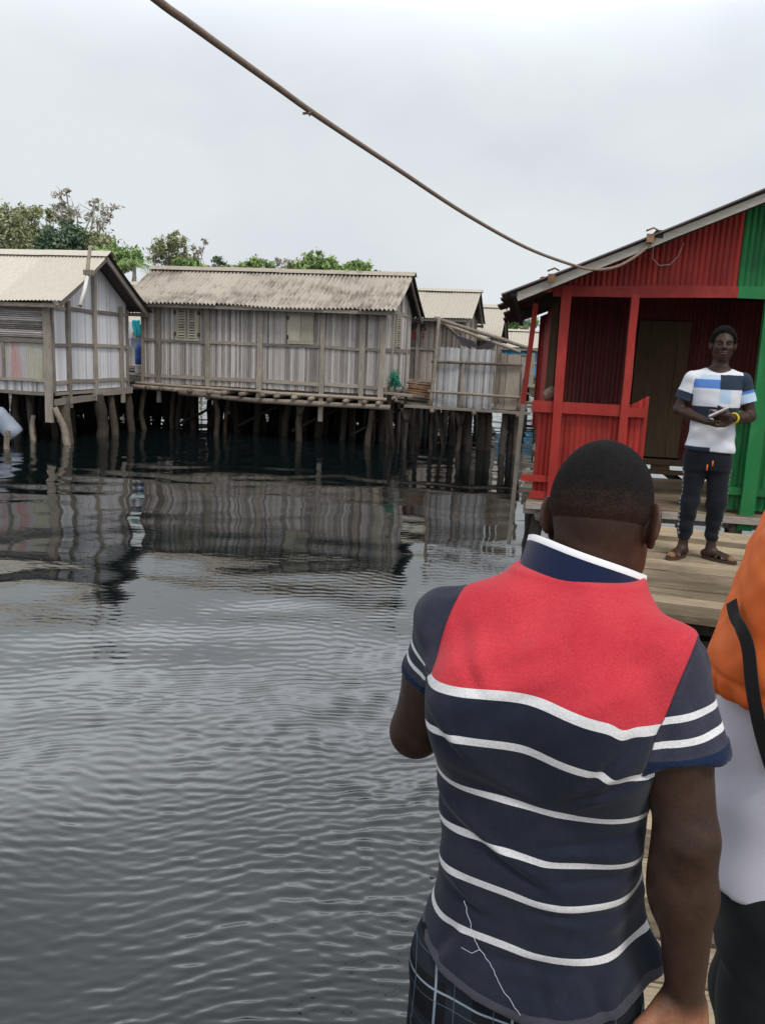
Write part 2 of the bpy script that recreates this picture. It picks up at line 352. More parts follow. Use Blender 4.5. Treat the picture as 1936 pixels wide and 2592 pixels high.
for w in(.75,1.7,2.6): post(h,L+.03,w,.95,3.2+.8*min(w,D-w)/(D/2)-.05,.05,.09)
for z in(1.3,2.22,3.12): rail(h,(L+.02,.05,z),(L+.02,D-.05,z),.09,.035)
m=MB(); m.beam((L+.028,.05,1.25),(L+.028,.72,1.25),.03,.24); m.build('board',W['board'],h)
def shutter_window(root,x,z,w,hh,louver):
    f=MB()
    for a,b in(((x-w/2-.03,-.035,z),(x+w/2+.03,-.035,z)),((x-w/2-.03,-.035,z+hh),(x+w/2+.03,-.035,z+hh))): f.beam(a,b,.05,.06,(0,0,1),.002)
    for q in(x-w/2,x+w/2): f.beam((q,-.037,z+.02),(q,-.037,z+hh-.02),.055,.05,(0,1,0),.002)
    fo=f.build('window',W['window'],root)
    for sg in(-1,1):
        s=MB(); c=x+sg*w/4; ww=w/2-.05
        if louver:
            for q in(c-ww/2+.02,c+ww/2-.02): s.beam((q,-.055,z+.03),(q,-.055,z+hh-.03),.05,.03,(0,1,0),.001)
            n=11
            for i in range(n):
                zz=z+.06+(hh-.12)*i/(n-1); s.add([(c-ww/2+.04,-.05,zz+.02),(c+ww/2-.04,-.05,zz+.02),(c+ww/2-.04,-.085,zz-.018),(c-ww/2+.04,-.085,zz-.018),(c-ww/2+.04,-.043,zz+.014),(c+ww/2-.04,-.043,zz+.014),(c+ww/2-.04,-.078,zz-.024),(c-ww/2+.04,-.078,zz-.024)],[(3,2,1,0),(4,5,6,7),(2,3,7,6),(0,1,5,4)])
        else: s.box((c,-.05,z+hh/2),(ww+.04,.03,hh-.06))
        s.build('shutter',W['window'],fo)
    for zz in(z+.12,z+hh-.12):
        for q in((x-w/2-.02,) if not louver else (x-w/2-.03,x+w/2+.03)): g=MB(); g.box((q,-.07,zz),(.05,.02,.09)); g.build('hinge',W['iron'],fo)
shutter_window(h,1.14,2.27,.55,.74,True); shutter_window(h,3.98,2.30,.58,.68,False)
f=MB()
for w in(1.12,1.58): f.beam((L+.05,w,2.3),(L+.05,w,3.1),.05,.04,(1,0,0),.002)
for i in range(14): f.box((L+.05,1.35,2.33+.055*i),(.02,.44,.03))
f.build('window',W['window'],h)
# log floor frame
for (a,b,r,c) in(((-.25,-.12,1.08),(2.1,-.1,1.04),.055,.03),((1.0,-.2,1.0),(3.1,-.16,.90),.06,.02),((2.9,-.14,.91),(6.2,-.12,.92),.065,.02),((-.2,-.1,1.17),(3.4,-.09,1.12),.035,.02),((3.0,-.1,1.1),(6.1,-.09,1.1),.045,.02),((.1,1.6,1.03),(6.2,1.6,.98),.06,.02),((.1,3.2,1.03),(6.2,3.2,.98),.06,.02)):
    m=MB(); m.pole(a,b,r,r*.9,c,9,10); m.build('floor_log',W['log'],h)
for i in range(15):
    x=.15+i*.415; m=MB(); m.pole((x+random.uniform(-.08,.08),-.24-random.uniform(0,.12),1.08-.012*x),(x,3.4,1.1),.05,.045,.01,9,4); m.build('floor_log',W['log'],h)
sp=[(-.15,.3),(.35,.9),(1.8,.05),(2.05,.4),(4.0,.0),(5.75,.1),(6.05,.5)]
for k,(x,y) in enumerate(sp):
    m=MB(); q=[.07,.06,.075,.055,.085,.08,.05][k]; m.pole((x+[.05,-.1,.02,-.12,-.02,-.1,-.05][k],y,-.5),(x,y,.98),q,q*.85,.03,9,8)
    if k==4: m.pole((x-.01,y,.62),(x-.09,y,.98),.05,.06,.0,8,3); m.pole((x,y,.62),(x+.1,y,.98),.05,.06,0,8,3)
    m.build('pile',W['pile'],h)
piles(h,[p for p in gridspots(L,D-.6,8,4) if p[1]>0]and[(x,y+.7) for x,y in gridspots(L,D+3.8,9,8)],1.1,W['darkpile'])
m=MB()
for i in range(4): x=.6+i*1.5; m.pole((x,.6,.15),(x+1.4,1.2,.95),.035,.03,.02)
m.build('brace',W['darkpile'],h)
m=MB(); m.panel((-.3,D+2.2,0),(1,0,0),L+.3,.12,1.1,(0,-1,0),.11,.01,ragged=.1); m.build('shade_screen',W['darkpile'],h)  # plank screen added behind the stilts to darken the space under the floor
# ------------------------------------------------------------------ left house, whitewashed gable end
L1,D1=5.2,3.12; c1=Vector((-6.93,17.2,0)); e1=Vector((math.cos(TH),-math.sin(TH),0)); o1=c1-e1*L1
h=thing('stilt_house','whitewashed gabled stilt house with a clean cream roof, cut off by the left picture edge','stilt house',(o1.x,o1.y,0),-TH)
ZF,ZW,ZR=1.06,3.0,3.95
gab=lambda a: ZW+(ZR-ZW)*(1-abs(a-D1/2)/(D1/2))
m=MB(); m.panel((L1,0,0),(0,1,0),D1,ZF+.02,gab,(1,0,0),.065,.007); m.build('wall',W['canew'],h,'whitewashed gable wall of vertical cane')
m=MB(); m.panel((0,0,0),(1,0,0),L1,ZF+.25,2.06,(0,-1,0),.05,.014); m.build('wall',W['pink'],h,'lower front wall with faded pink and lilac panels')
m=MB(); m.panel((0,0,0),(1,0,0),L1,ZF,ZF+.23,(0,-1,0),.05,.012); m.build('wall',W['canem'],h)
m=MB()
for i in range(21): m.pole((0,-.02-.01*(i%2),2.13+i*.042),(L1-.05,-.02-.01*(i%2),2.13+i*.042),.02,.02,.006,8,10,random.random())
m.build('slat_panel',W['slat'],h)
m=MB(); m.box((L1/2,D1-.02,(ZF+ZW)/2),(L1,.04,ZW-ZF)); m.box((.02,D1/2,(ZF+ZW)/2),(.04,D1-.1,ZW-ZF)); m.build('wall',W['cane3'],h)
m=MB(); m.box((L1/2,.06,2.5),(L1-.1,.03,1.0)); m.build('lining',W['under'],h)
m=MB(); m.box((L1/2,D1/2+2.6,ZF-.04),(L1-.06,D1+5.2,.06)); m.build('floor',W['under'],h)  # overlong behind the house, the extra length added to darken beneath it
gable_roof(h,L1,D1,ZW,ZR,W['roof1'],.34,.3,.5,pitch=.085,amp=.011,sag=.05,sheet=1.4)
post(h,L1-.02,-.05,.45,2.98,.16,.06); post(h,L1+.05,.02,ZF,2.9,.06,.06)
m=MB(); m.beam((L1-1.05,-.04,ZF+.26),(L1-1.05,-.04,2.04),.06,.03,(0,1,0)); m.build('batten',W['post'],h)
rail(h,(0,-.035,2.1),(L1-.1,-.035,2.09),.07,.04); rail(h,(0,-.035,ZF+.27),(L1-.1,-.035,ZF+.24),.06,.04); rail(h,(0,-.04,ZF+.01),(L1-.1,-.04,ZF-.03),.07,.05)
for w,z0,z1 in((.62,.72,2.95),(1.66,.82,3.9),(2.78,.72,2.95)): post(h,L1+.05,w,z0,z1,.06,.1)
post(h,L1+.03,D1-.02,.95,2.9,.06,.06)
for z in(2.78,2.03,1.27): 
    for a,b in((.1,.56),(.68,1.6),(1.72,2.72),(2.84,3.1)): rail(h,(L1+.025,a,z+random.uniform(-.015,.015)),(L1+.025,b,z+random.uniform(-.015,.015)),.075,.04)
rail(h,(L1+.03,.05,1.03),(L1+.03,D1+.2,1.04),.06,.05,name='floor_beam'); rail(h,(L1+.08,-.0,.86),(L1+.02,1.75,.9),.13,.05,name='floor_beam'); rail(h,(L1+.04,1.5,.97),(L1+.06,D1+.1,.98),.1,.05,name='floor_beam')
for x,y,r,dx in((L1-.0,.45,.13,.14),(L1+.02,1.75,.14,.16),(L1-.05,2.4,.1,.2),(L1-.05,3.2,.1,.2),(L1-.8,.4,.08,.1),(L1-1.5,.9,.08,.1)):
    m=MB(); m.pole((x+dx,y-.1,-.5),(x,y,.95),r,r*.85,.02,10,8); m.build('pile',W['pile'],h)
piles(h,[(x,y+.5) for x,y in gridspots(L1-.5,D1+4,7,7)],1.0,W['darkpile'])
m=MB(); m.panel((0,D1+3,0),(1,0,0),L1+.5,.12,1.0,(0,-1,0),.11,.01,ragged=.1); m.build('shade_screen',W['darkpile'],h)  # added screen, keeps bright water from showing between the piles
# pipe and stick on its roof corner
p=thing('roof_pipe','white plastic pipe hanging down from the roof edge of the whitewashed house','pipe',(0,0,0))
m=MB(); a=at(222,700,17.1); b=at(204,773,16.75); m.tube([a,a.lerp(b,.5)+Vector((.01,0,0)),b],.036,10); m.build('pipe',W['white'],p)
m=MB(); m.tube([b,b+(b-a)*.02],.041,10); m.build('collar',W['bamboo'],p)
p=thing('antenna_pole','pale upright pole with a wooden block standing at the roof corner of the whitewashed house','pole',(0,0,0))
m=MB(); a=at(229,622,17.4); b=at(221,700,17.25); m.pole(b,a,.045,.035,.01); m.build('pole',W['bamboo'],p)
m=MB(); q=at(226,690,17.15); m.box(q,(.2,.10,.10),-TH); m.build('block',W['board'],p)
# ------------------------------------------------------------------ cane screen enclosure
E0=Vector((1.02,19.15,0)); ZE=.98
h=thing('bath_enclosure','roofless screen of grey cane and planks on stilts with a slanting pole across its top','enclosure',(E0.x,E0.y,0),-TH)
LE=1.98
m=MB(); m.panel((.02,0,0),(1,0,0),1.35,ZE+.04,lambda a:2.33-.02*a,(0,-1,0),.05,.014,ragged=.03); m.build('wall',W['canem'],h,'front screen of silver grey vertical cane')
for i,(x,w,t) in enumerate(((1.4,.10,2.28),(1.51,.13,2.26),(1.65,.30,2.24))):
    m=MB(); m.beam((x+w/2,-.02-.004*i,ZE+.04),(x+w/2,-.02-.004*i,t),w-.008,.03,(0,1,0),.004,r=.2+.3*i); m.build('plank',W['board'],h)
m=MB(); m.panel((0,1.9,0),(1,0,0),LE,ZE+.04,2.2,(0,1,0),.05,.014); m.build('wall',W['cane3'],h)
m=MB(); m.panel((LE,.05,0),(0,1,0),1.85,ZE+.04,2.1,(1,0,0),.05,.014); m.build('wall',W['cane3'],h)
m=MB(); m.panel((0,.05,0),(0,1,0),1.85,ZE+.04,2.1,(-1,0,0),.05,.014); m.build('wall',W['cane3'],h)
for a,b,w in(((-.02,-.07,ZE-.02),(.07,-.07,3.0),.045),((.68,-.06,ZE+.02),(.70,-.06,2.1),.04),((1.95,-.07,ZE),(2.13,-.05,2.14),.045)):
    m=MB(); m.pole(a,b,w,w*.85,.015,8,7); m.build('post',W['log'],h)
for a,b in(((-.05,-.09,2.01),(1.99,-.1,2.02)),((-.1,-.09,1.34),(1.98,-.1,1.31))):
    m=MB(); m.pole(a,b,.032,.03,.03,8,14); m.build('rail',W['log'],h)
m=MB(); m.pole((-.06,.1,2.98),(2.5,-.02,2.28),.045,.035,.02,8,10); m.build('top_pole',W['log'],h)
m=MB(); m.pole((-.0,.6,2.9),(1.9,.4,2.3),.04,.035,.02,8,10); m.pole((.1,.3,2.9),(.7,1.0,2.35),.04,.035,.02); m.build('top_pole',W['log'],h)
m=MB(); m.add([(.45,.5,2.62),(.85,.45,2.5),(.9,.9,2.36),(.5,.9,2.4)],[(0,1,2,3)]); m.add([(.9,.6,2.36),(1.25,.4,2.56),(1.3,.8,2.4)],[(0,1,2)]); m.build('tarpaulin',W['greypl'],h)
m=MB(); m.beam((-.6,-.14,ZE),(2.25,-.14,ZE-.01),.2,.05); m.beam((-.3,.7,ZE),(2.1,.7,ZE),.5,.05); m.beam((-.3,1.4,ZE),(2.1,1.4,ZE),.7,.05); m.build('floor',W['rail'],h)
for x,y in((.05,-.1),(1.0,-.05),(1.97,-.05)): m=MB(); m.pole((x,y-.22,ZE-.07),(x,2.0,ZE-.07),.05,.05,.01); m.build('floor_log',W['log'],h)
for k,(x,y,r,dx) in enumerate(((-.0,.2,.05,.06),(.12,.3,.05,.14),(.68,.0,.06,-.02),(.86,.2,.085,.03),(1.1,.6,.10,.0),(1.24,.7,.10,0),(1.69,-.02,.085,-.0),(1.84,.08,.085,-.04),(1.97,0,.04,-.02),(.35,1.2,.08,0),(-.55,-.1,.05,-.02),(-.4,.5,.06,0),(.6,1.8,.08,.05),(1.8,1.8,.07,.05))):
    m=MB(); m.pole((x+dx,y,-.5),(x,y,ZE-.05),r,r*.9,.03,9,8)
    if k in(2,10): m.pole((x,y,.6),(x-.1,y,ZE-.05),.05,.06,0,8,3); m.pole((x,y,.6),(x+.1,y,ZE-.05),.05,.06,0,8,3)
    m.build('pile',W['pile'],h)
# gangplank and firewood between the two
g=thing('gangplank','narrow grey plank bridging the end of the long cane house and the screen enclosure','gangplank',(0,0,0))
a=at(968,994,19.5); b=at(1046,1003,19.3); m=MB(); m.beam(a,b,.22,.04); m.beam(a+Vector((.1,.3,-.01)),b+Vector((.3,.35,-.02)),.25,.04); m.build('plank',W['rail'],g)
m=MB(); q=at(1028,1000,19.35); m.pole((q.x,q.y,-.4),(q.x,q.y,q.z),.03,.03); q=at(985,1000,19.45); m.pole((q.x+.2,q.y+.2,-.4),(q.x,q.y,q.z),.05,.05); m.build('pile',W['pile'],g)
for i in range(13):
    z=1.13+.052*(i//2)+random.uniform(-.01,.01); y=20.1+.09*(i%2)+.02*i
    m=MB(); m.pole((.45+random.uniform(-.05,.1),y,z+.02),(1.35+random.uniform(-.1,.1),y-.15,z-.05+random.uniform(-.03,.03)),.03,.024,.01,7,4)
    s=m.build('firewood_stick',W['stick']); tag(s,'slender reddish pole in the stack lying between the cane house and the screen enclosure','pole','reddish poles stacked between the houses')
m=MB(); m.beam((.3,20.25,1.08),(1.6,20.0,1.04),.7,.05); m.beam((.35,19.7,1.02),(1.3,19.5,.99),.3,.05); pl=m.build('landing_planks',W['board']); tag(pl,'rough plank landing carrying the stack of reddish poles','landing')
m=MB()
for i in range(26): m.tube([(.02+random.gauss(0,.06),19.55+random.gauss(0,.05),1.62+random.gauss(0,.1)),(.03+random.gauss(0,.07),19.5+random.gauss(0,.05),1.5+random.gauss(0,.12)),(.06+random.gauss(0,.09),19.5+random.gauss(0,.05),1.42+random.gauss(0,.08))],.014,5)
W['net']=plain('green_net',(.02,.22,.14),.7); q=m.build('fishing_net',W['net']); q.location=(.12,.25,.0); tag(q,'bright green bundle of fishing net hanging at the corner of the long cane house','net')
# ladder plank sloping into the water behind the enclosure
p=thing('gangway_plank','sloping plank with white cleats leading down into the water behind the screen enclosure','plank',(0,0,0))
a=at(1212,1034,23); b=at(1244,1098,21.9); m=MB(); m.beam(a,b,.24,.05); m.build('plank',W['pile'],p); m=MB()
for t_ in(.1,.5): c=Vector(a).lerp(Vector(b),t_); m.box((c.x,c.y-.06,c.z+.03),(.14,.06,.18),.5)
m.build('cleat',W['white'],p)
# ------------------------------------------------------------------ houses of the second row
def back_house(label,rp0,L,D,zf,zw,zr,wmat,rmat,ov=(.35,.4,.4),nx=6,posts=4,pitch=.1,amp=.02,right=True,th=TH):
    h=thing('stilt_house',label,'stilt house',(rp0[0],rp0[1],0),-th)
    shell(h,L,D,zf,zw,zr,wmat,.06,.014); gable_roof(h,L,D,zw,zr,rmat,*ov,pitch=pitch,amp=amp)
    for i in range(posts): post(h,L*i/(posts-1),-.05,zf-.25,zw,.1,.06)
    for z in(zf+.1,(zf+zw)/2): rail(h,(0,-.035,z),(L,-.035,z),.08,.035)
    for w in(0.1,D/2,D-.1): post(h,L+.04,w,zf-.2,zw+(zr-zw)*(1-abs(w-D/2)/(D/2))-.05,.06,.09)
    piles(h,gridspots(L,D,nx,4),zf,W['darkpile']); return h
c3=at(1212,742,27.2); hz=thing
h3=back_house('cream roofed cane house behind the screen enclosure, marked with dark and red letters',(c3.x-8.6,c3.y,0),8.2,3.4,1.25,3.38,4.12,W['cane3'],W['roof3'],(.5,.3,.3),9,7,.09,.01)
m=MB()
def strokes(mb,txt,x,z,hh,w,y):
    F={'S':[(1,1,0,1),(0,1,0,.5),(0,.5,1,.5),(1,.5,1,0),(1,0,0,0)],'4':[(0,1,0,.5),(0,.5,1,.5),(1,1,1,0)],'3':[(0,1,1,1),(1,1,1,0),(0,.5,1,.5),(0,0,1,0)],'5':[(1,1,0,1),(0,1,0,.5),(0,.5,1,.5),(1,.5,1,0),(1,0,0,0)],'Q':[(0,0,0,1),(0,1,1,1),(1,1,1,0),(1,0,0,0)],'K':[(0,0,0,1),(0,.5,1,1),(0,.5,1,0)],'1':[(.5,0,.5,1)]}
    for ch in txt:
        for a,b,c,d in F[ch]: mb.beam((x+a*w,y,z+b*hh),(x+c*w,y,z+d*hh),.035,.012,(0,1,0),.004,2)
        x+=w*1.7
u0=(Vector((at(1042,830,27).x,0,0))-Vector((c3.x-8.6,0,0))).x
strokes(m,'S435',u0+.08,2.87,.14,.075,-.03); m.build('lettering',W['iron'],h3)
m=MB(); strokes(m,'QK1',u0+.12,2.60,.2,.09,-.03); m.build('lettering',W['red'],h3)
c4=at(1266,778,32); back_house('narrow cream gable roof house standing between the enclosure and the blue hut',(c4.x-5.4,c4.y-1.6,0),5.0,3.2,1.2,3.0,3.9,W['cane3'],W['roof3'],(.5,.3,.3),5,4,.09,.01)
c6=at(318,700,27.5); back_house('grey cane house glimpsed in the gap behind the two front houses',(c6.x-3.2,c6.y,0),5.4,3.4,1.25,2.95,4.0,W['cane2'],W['roof3'],(.5,.4,.4),7,5,.09,.012)
c5=at(1300,945,37)
hb=back_house('bright blue hut with a low cream roof, half hidden behind the red hut',(c5.x-.6,c5.y,0),4.6,3.6,1.3,2.62,3.3,W['blue'],W['roof3'],(.3,.5,.5),6,5,.09,.012)
m=MB(); n=16; m.add([(1.78,-.09,2.1)]+[(1.78+.2*math.cos(2*math.pi*i/n),-.09,2.1+.42*math.sin(2*math.pi*i/n)) for i in range(n)],[(0,1+i,1+(i+1)%n) for i in range(n)])
W['peach']=plain('peach_paint',(.65,.38,.17)); m.build('painted_disc',W['peach'],hb)
a=at(1292,968,29.5)
sh=thing('plank_shed','small grey plank shed on thin stilts in front of the blue hut','shed',(a.x,a.y,0),-TH)
m=MB(); m.panel((0,0,0),(1,0,0),.62,1.25,2.3,(0,-1,0),.16,.006); m.panel((0,0,0),(0,1,0),1.0,1.25,2.3,(-1,0,0),.2,.006); m.panel((.62,0,0),(0,1,0),1.0,1.25,2.3,(1,0,0),.2,.006); m.build('wall',W['board'],sh)
for z in(1.55,1.95,2.27): rail(sh,(-.02,-.03,z),(.64,-.03,z),.04,.03)
post(sh,.72,-.05,1.2,2.35,.12,.05,'window'); m=MB(); m.beam((-.2,.4,1.22),(1.6,.3,1.2),1.0,.06); m.build('floor',W['rail'],sh)
piles(sh,[(.0,.1),(.5,.2),(1.0,.1),(1.5,.3),(.3,.7),(1.1,.8)],1.2,W['pile'],r=(.04,.06))
m=MB(); m.beam((.9,-.3,1.25),(1.5,-1.6,.2),.12,.05); m.pole((.4,-.2,1.05),(1.3,-.25,.7),.03); m.build('brace',W['board'],sh)
jt=thing('plank_jetty','low grey plank jetty on thin posts at the right end of the screen enclosure','jetty',(0,0,0))
a=at(1300,1028,19.4); b=at(1388,1030,18.9); m=MB(); m.beam(a,b,.5,.05); m.beam(a+Vector((.1,.6,.05)),b+Vector((.2,.5,.05)),.4,.05); m.build('plank',W['rail'],jt)
m=MB(); 
for t_ in(.3,.85): q=a.lerp(b,t_); m.pole((q.x,q.y+.5,-.4),(q.x,q.y+.5,q.z),.04)
m.build('pile',W['pile'],jt)
# washing and tubs in the gap between the two front houses
led=MB(); a=at(322,938,23.0); b=at(372,942,22.6); led.beam((a.x-.2,a.y,1.27),(b.x+.25,b.y,1.25),.9,.06); led.beam((a.x-.2,a.y-.45,1.2),(b.x+.5,b.y-.45,1.16),.12,.1); lo=led.build('plank_ledge',W['rail']); tag(lo,'grey plank ledge in the gap between the two front houses','ledge')
def hanging(name,label,u0,v0,u1,v1,y,mat,seed):
    q=np.random.default_rng(seed); a=at(u0,v0,y); b=at(u1,v1,y); n,k=10,14; m=MB(); vs=[]
    for j in range(k+1):
        for i in range(n+1):
            s_=i/n; t_=j/k; w=1-.35*t_*(.5+.5*math.sin(seed+3*t_)); x=a.x+(b.x-a.x)*(.5+(s_-.5)*w)+.03*math.sin(4*t_+seed)
            vs.append((x,y+.04*math.sin(s_*11+seed)*(.4+t_),a.z+(b.z-a.z)*t_*(1-.12*abs(math.sin(s_*5+seed)))))
    fs=[(j*(n+1)+i,j*(n+1)+i+1,(j+1)*(n+1)+i+1,(j+1)*(n+1)+i) for j in range(k) for i in range(n)]
    m.add(vs,fs,.5,True); o=m.build(name,mat); md=o.modifiers.new('thickness','SOLIDIFY'); md.thickness=.006; return tag(o,label,'washing','washing hung between the houses')
W['wcl']=cloth('white_cloth',(.72,.72,.72)); W['tcl']=cloth('teal_cloth',(.02,.33,.40)); W['pcl']=cloth('pale_cloth',(.55,.55,.66))
hanging('hanging_cloth','white cloth hanging beside a teal one in the gap between two houses',320,811,343,862,23.2,W['wcl'],1)
hanging('hanging_cloth','teal cloth hanging in the gap between two houses',338,810,358,858,23.0,W['tcl'],4)
hanging('hanging_cloth','small pale lilac cloth hanging lowest beneath the white one',330,852,343,879,23.25,W['pcl'],2)
def lathe(prof,n=20):
    vs=[(r*math.cos(2*math.pi*i/n),r*math.sin(2*math.pi*i/n),z) for r,z in prof for i in range(n)]
    fs=[(k*n+i,k*n+(i+1)%n,(k+1)*n+(i+1)%n,(k+1)*n+i) for k in range(len(prof)-1) for i in range(n)]
    return vs,fs+[tuple(range(n-1,-1,-1)),tuple(range((len(prof)-1)*n,len(prof)*n))]
b0=at(357,938,23.0)
m=MB(); m.add(*lathe([(.14,0),(.15,.04),(.15,.2),(.17,.22),(.165,.24)]),.5,True); o=m.build('white_bucket',W['white']); o.location=(b0.x,b0.y,1.3); tag(o,'white bucket under the tall blue drum in the gap between houses','bucket')
m=MB(); m.add(*lathe([(.13,0),(.15,.03),(.155,.2),(.15,.22),(.155,.4),(.13,.55),(.06,.6),(.06,.66)]),.5,True); o=m.build('blue_drum',W['bluepl']); o.location=(b0.x,b0.y,1.54); tag(o,'tall blue plastic drum standing on a white bucket between the houses','drum')
# loose stakes and drum at the far left
def stake(label,u,v,u1,v1,y,r,mat='pile'):
    b=at(u,v,z=-.02); t_=at(u1,v1,y=b.y+(y or 0)); d=(b-t_)
    m=MB(); m.pole(b+d*.4,t_,r,r*.85,.02,9,8); tag(m.build('mooring_stake',W[mat]),label,'stake','loose stakes standing in the water')
stake('pale leaning stake in front of the corner pile of the whitewashed house',170,1128,139,1031,0,.075,'log')
stake('short upright stake under the front wall of the whitewashed house',87,1117,87,1051,0,.055,'log')
stake('thin stake just behind the bluegrey drum',60,1095,42,1020,.2,.05,'darkpile')
stake('stubby stake holding up the bluegrey drum',20,1140,22,1090,.05,.06,'log')
dr=thing('plastic_drum','bluegrey plastic drum lying tilted on a stubby stake at the left picture edge','drum',tuple(at(14,1072,16.8)))
m=MB(); v_,f_=lathe([(.16,-.40),(.23,-.37),(.245,-.2),(.235,-.17),(.245,.0),(.235,.18),(.245,.22),(.235,.34),(.16,.42),(.07,.44)],24)
rm=.8*Matrix.Rotation(R(-38),3,'Y')@Matrix.Rotation(R(12),3,'X'); m.add([tuple(rm@Vector(p)) for p in v_],f_,.5,True); m.build('body',W['greypl'],dr)
m=MB(); v_,f_=lathe([(.05,.43),(.05,.49),(.03,.5)],12); m.add([tuple(rm@Vector(p)) for p in v_],f_,.5,True); m.build('cap',W['white'],dr)
# ------------------------------------------------------------------ red and green hut
TH2=R(9.5)
h=thing('painted_hut','red and green painted cane hut with an open porch, brown door and rusty sheet roof','hut',(1.44,7.96,0),-TH2)
SL=.44; zt=lambda u: 2.70+SL*((u if u<2.95 else 5.9-u)+.43)
UW=5.9; DEP=6.6
def rp(name,u0,u1,z0,z1,w,mat,lab=None,n=(0,-1,0),pitch=.05,amp=.013):
    m=MB(); m.panel((u0,w,0),(1,0,0),u1-u0,z0,z1,n,pitch,amp); return m.build(name,W[mat],h,lab)
rp('gable_panel',.02,1.66,2.84,lambda a:zt(a+.02),.02,'red','red part of the gable')
rp('gable_panel',1.665,4.2,2.86,lambda a:zt(a+1.665),.02,'green','green part of the gable')
rp('gable_panel',4.2,UW,2.86,lambda a:zt(a+4.2),.02,'red')
rp('railing_panel',.0,.76,.88,1.72,.03,'red'); rp('railing_panel',.79,1.01,.88,lambda a:1.79+.10*min(1,a/.2)**1.5,.03,'red','short red panel with a curved top edge'); rp('railing_panel',1.68,4.2,.88,1.72,.03,'green','green lower panel')
def hb_(name,a,b,hh,d,mat,lab=None):
    m=MB(); m.beam(a,b,d,hh,(0,0,1),.003); return m.build(name,W[mat],h,lab)
hb_('beam',(.05,-.03,2.81),(1.66,-.03,2.845),.1,.07,'red'); hb_('beam',(1.663,-.03,2.845),(UW,-.03,2.85),.1,.07,'green')
hb_('rail',(-.06,-.02,1.745),(.76,-.02,1.745),.105,.04,'red'); hb_('rail',(.82,-.02,1.735),(1.0,-.02,1.735),.09,.035,'red'); hb_('rail',(-.11,-.02,1.055),(1.0,-.02,1.055),.06,.035,'red'); hb_('rail',(-.02,-.02,.90),(1.0,-.02,.885),.07,.04,'red')
hb_('rail',(1.68,-.02,1.76),(4.2,-.02,1.76),.09,.04,'green'); hb_('rail',(1.68,-.02,1.06),(4.2,-.02,1.06),.07,.035,'green')
def hp(u,w,z0,z1,wd_,mat,dx=0,d=.07):
    m=MB(); m.beam((u+dx,w,z0),(u,w,z1),wd_,d,(0,1,0),.004); return m.build('post',W[mat],h)
hp(.17,-.035,.84,2.86,.085,'red',.02); hp(.79,-.035,.84,2.80,.07,'red'); hp(1.97,-.035,.7,2.86,.13,'green'); hp(1.66,-.02,.86,1.8,.06,'green'); hp(4.2,-.035,.84,2.86,.1,'green')
hp(-.1,.38,1.72,2.72,.05,'red',-.05,.05); hp(-.15,.36,.3,1.74,.045,'post',-.04,.05)
hp(.14,2.42,.6,2.9,.09,'brown')
# inner back wall, door, left and other sides
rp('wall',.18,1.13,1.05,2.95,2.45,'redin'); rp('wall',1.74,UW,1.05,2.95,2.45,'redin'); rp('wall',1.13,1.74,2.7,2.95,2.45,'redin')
m=MB()
for i in range(4): m.beam((1.21+.153*i,2.44,1.07),(1.21+.153*i,2.44,2.69),.15,.035,(0,1,0),.002,r=.3+.12*i)
d_=m.build('door',W['brown'],h); m=MB(); m.box((1.66,2.40,1.85),(.03,.04,.12)); m.build('handle',W['iron'],d_)
m=MB(); m.panel((.1,2.45,0),(0,1,0),DEP-2.45,1.0,2.86,(-1,0,0),.06,.013); m.build('wall',W['red'],h)
m=MB(); m.panel((UW,0,0),(0,1,0),DEP,1.0,2.86,(1,0,0),.06,.013); m.build('wall',W['red'],h)
m=MB(); m.panel((0,DEP,0),(1,0,0),UW,1.0,lambda a:zt(a),(0,1,0),.08,.013); m.build('wall',W['red'],h)
m=MB(); m.box((UW/2,2.5+(DEP-2.5)/2,.98),(UW-.1,DEP-2.6,.05)); m.build('floor',W['under'],h)
m=MB()
for i in range(11): m.beam((-.05+random.uniform(-.05,.02),.02+.205*i,.825),(UW,.02+.205*i,.825),.19,.04,(0,0,1),.002,4)
m.build('porch_floor',W['darkplank'],h)
m=MB(); m.beam((0,2.46,1.01),(UW,2.46,1.01),.06,.07); m.beam((0,2.5,.88),(UW,2.5,.88),.08,.05)
for i in range(14): m.box((.3+.42*i,2.5,.945),(.12+.1*random.random(),.08,.075))
m.build('sill',W['brown'],h)
m=MB(); m.beam((-.05,-.08,.80),(UW,-.06,.79),.09,.06); m.build('floor_beam',W['rail'],h)
m=MB(); m.beam((-.07,.1,.74),(UW,.1,.73),.12,.09); m.build('floor_beam',W['rail'],h); m=MB(); m.beam((-.09,.45,.74),(.5,.4,.74),.1,.05); m.build('floor_beam',W['rail'],h)
m=MB(); m.beam((-.13,.42,.87),(.2,.42,.86),.08,.05); m.build('floor_beam',W['rail'],h); m=MB(); m.beam((-.13,.45,1.12),(.1,.42,1.12),.05,.05); m.build('floor_beam',W['rail'],h)
for i in range(7):
    m=MB(); u=.1+i*.9; m.pole((u,-.03,.69),(u,DEP,.69),.06,.055,.01); m.build('floor_log',W['log'],h)
for u,w,r in((.08,.05,.06),(.0,1.2,.05),(.05,2.5,.07),(.1,4,.07),(.1,5.6,.07),(1.9,.05,.08),(1.9,2.5,.07),(3.6,.1,.08),(3.6,2.5,.07),(1.0,1.4,.07),(5.6,.1,.08),(5.6,2.5,.08),(5.6,6,.08),(2.8,5,.08),(1.5,6,.08)):
    m=MB(); m.pole((u+.04,w,-.5),(u,w,.68),r,r,.02,9,6); m.build('pile',W['darkpile'],h)
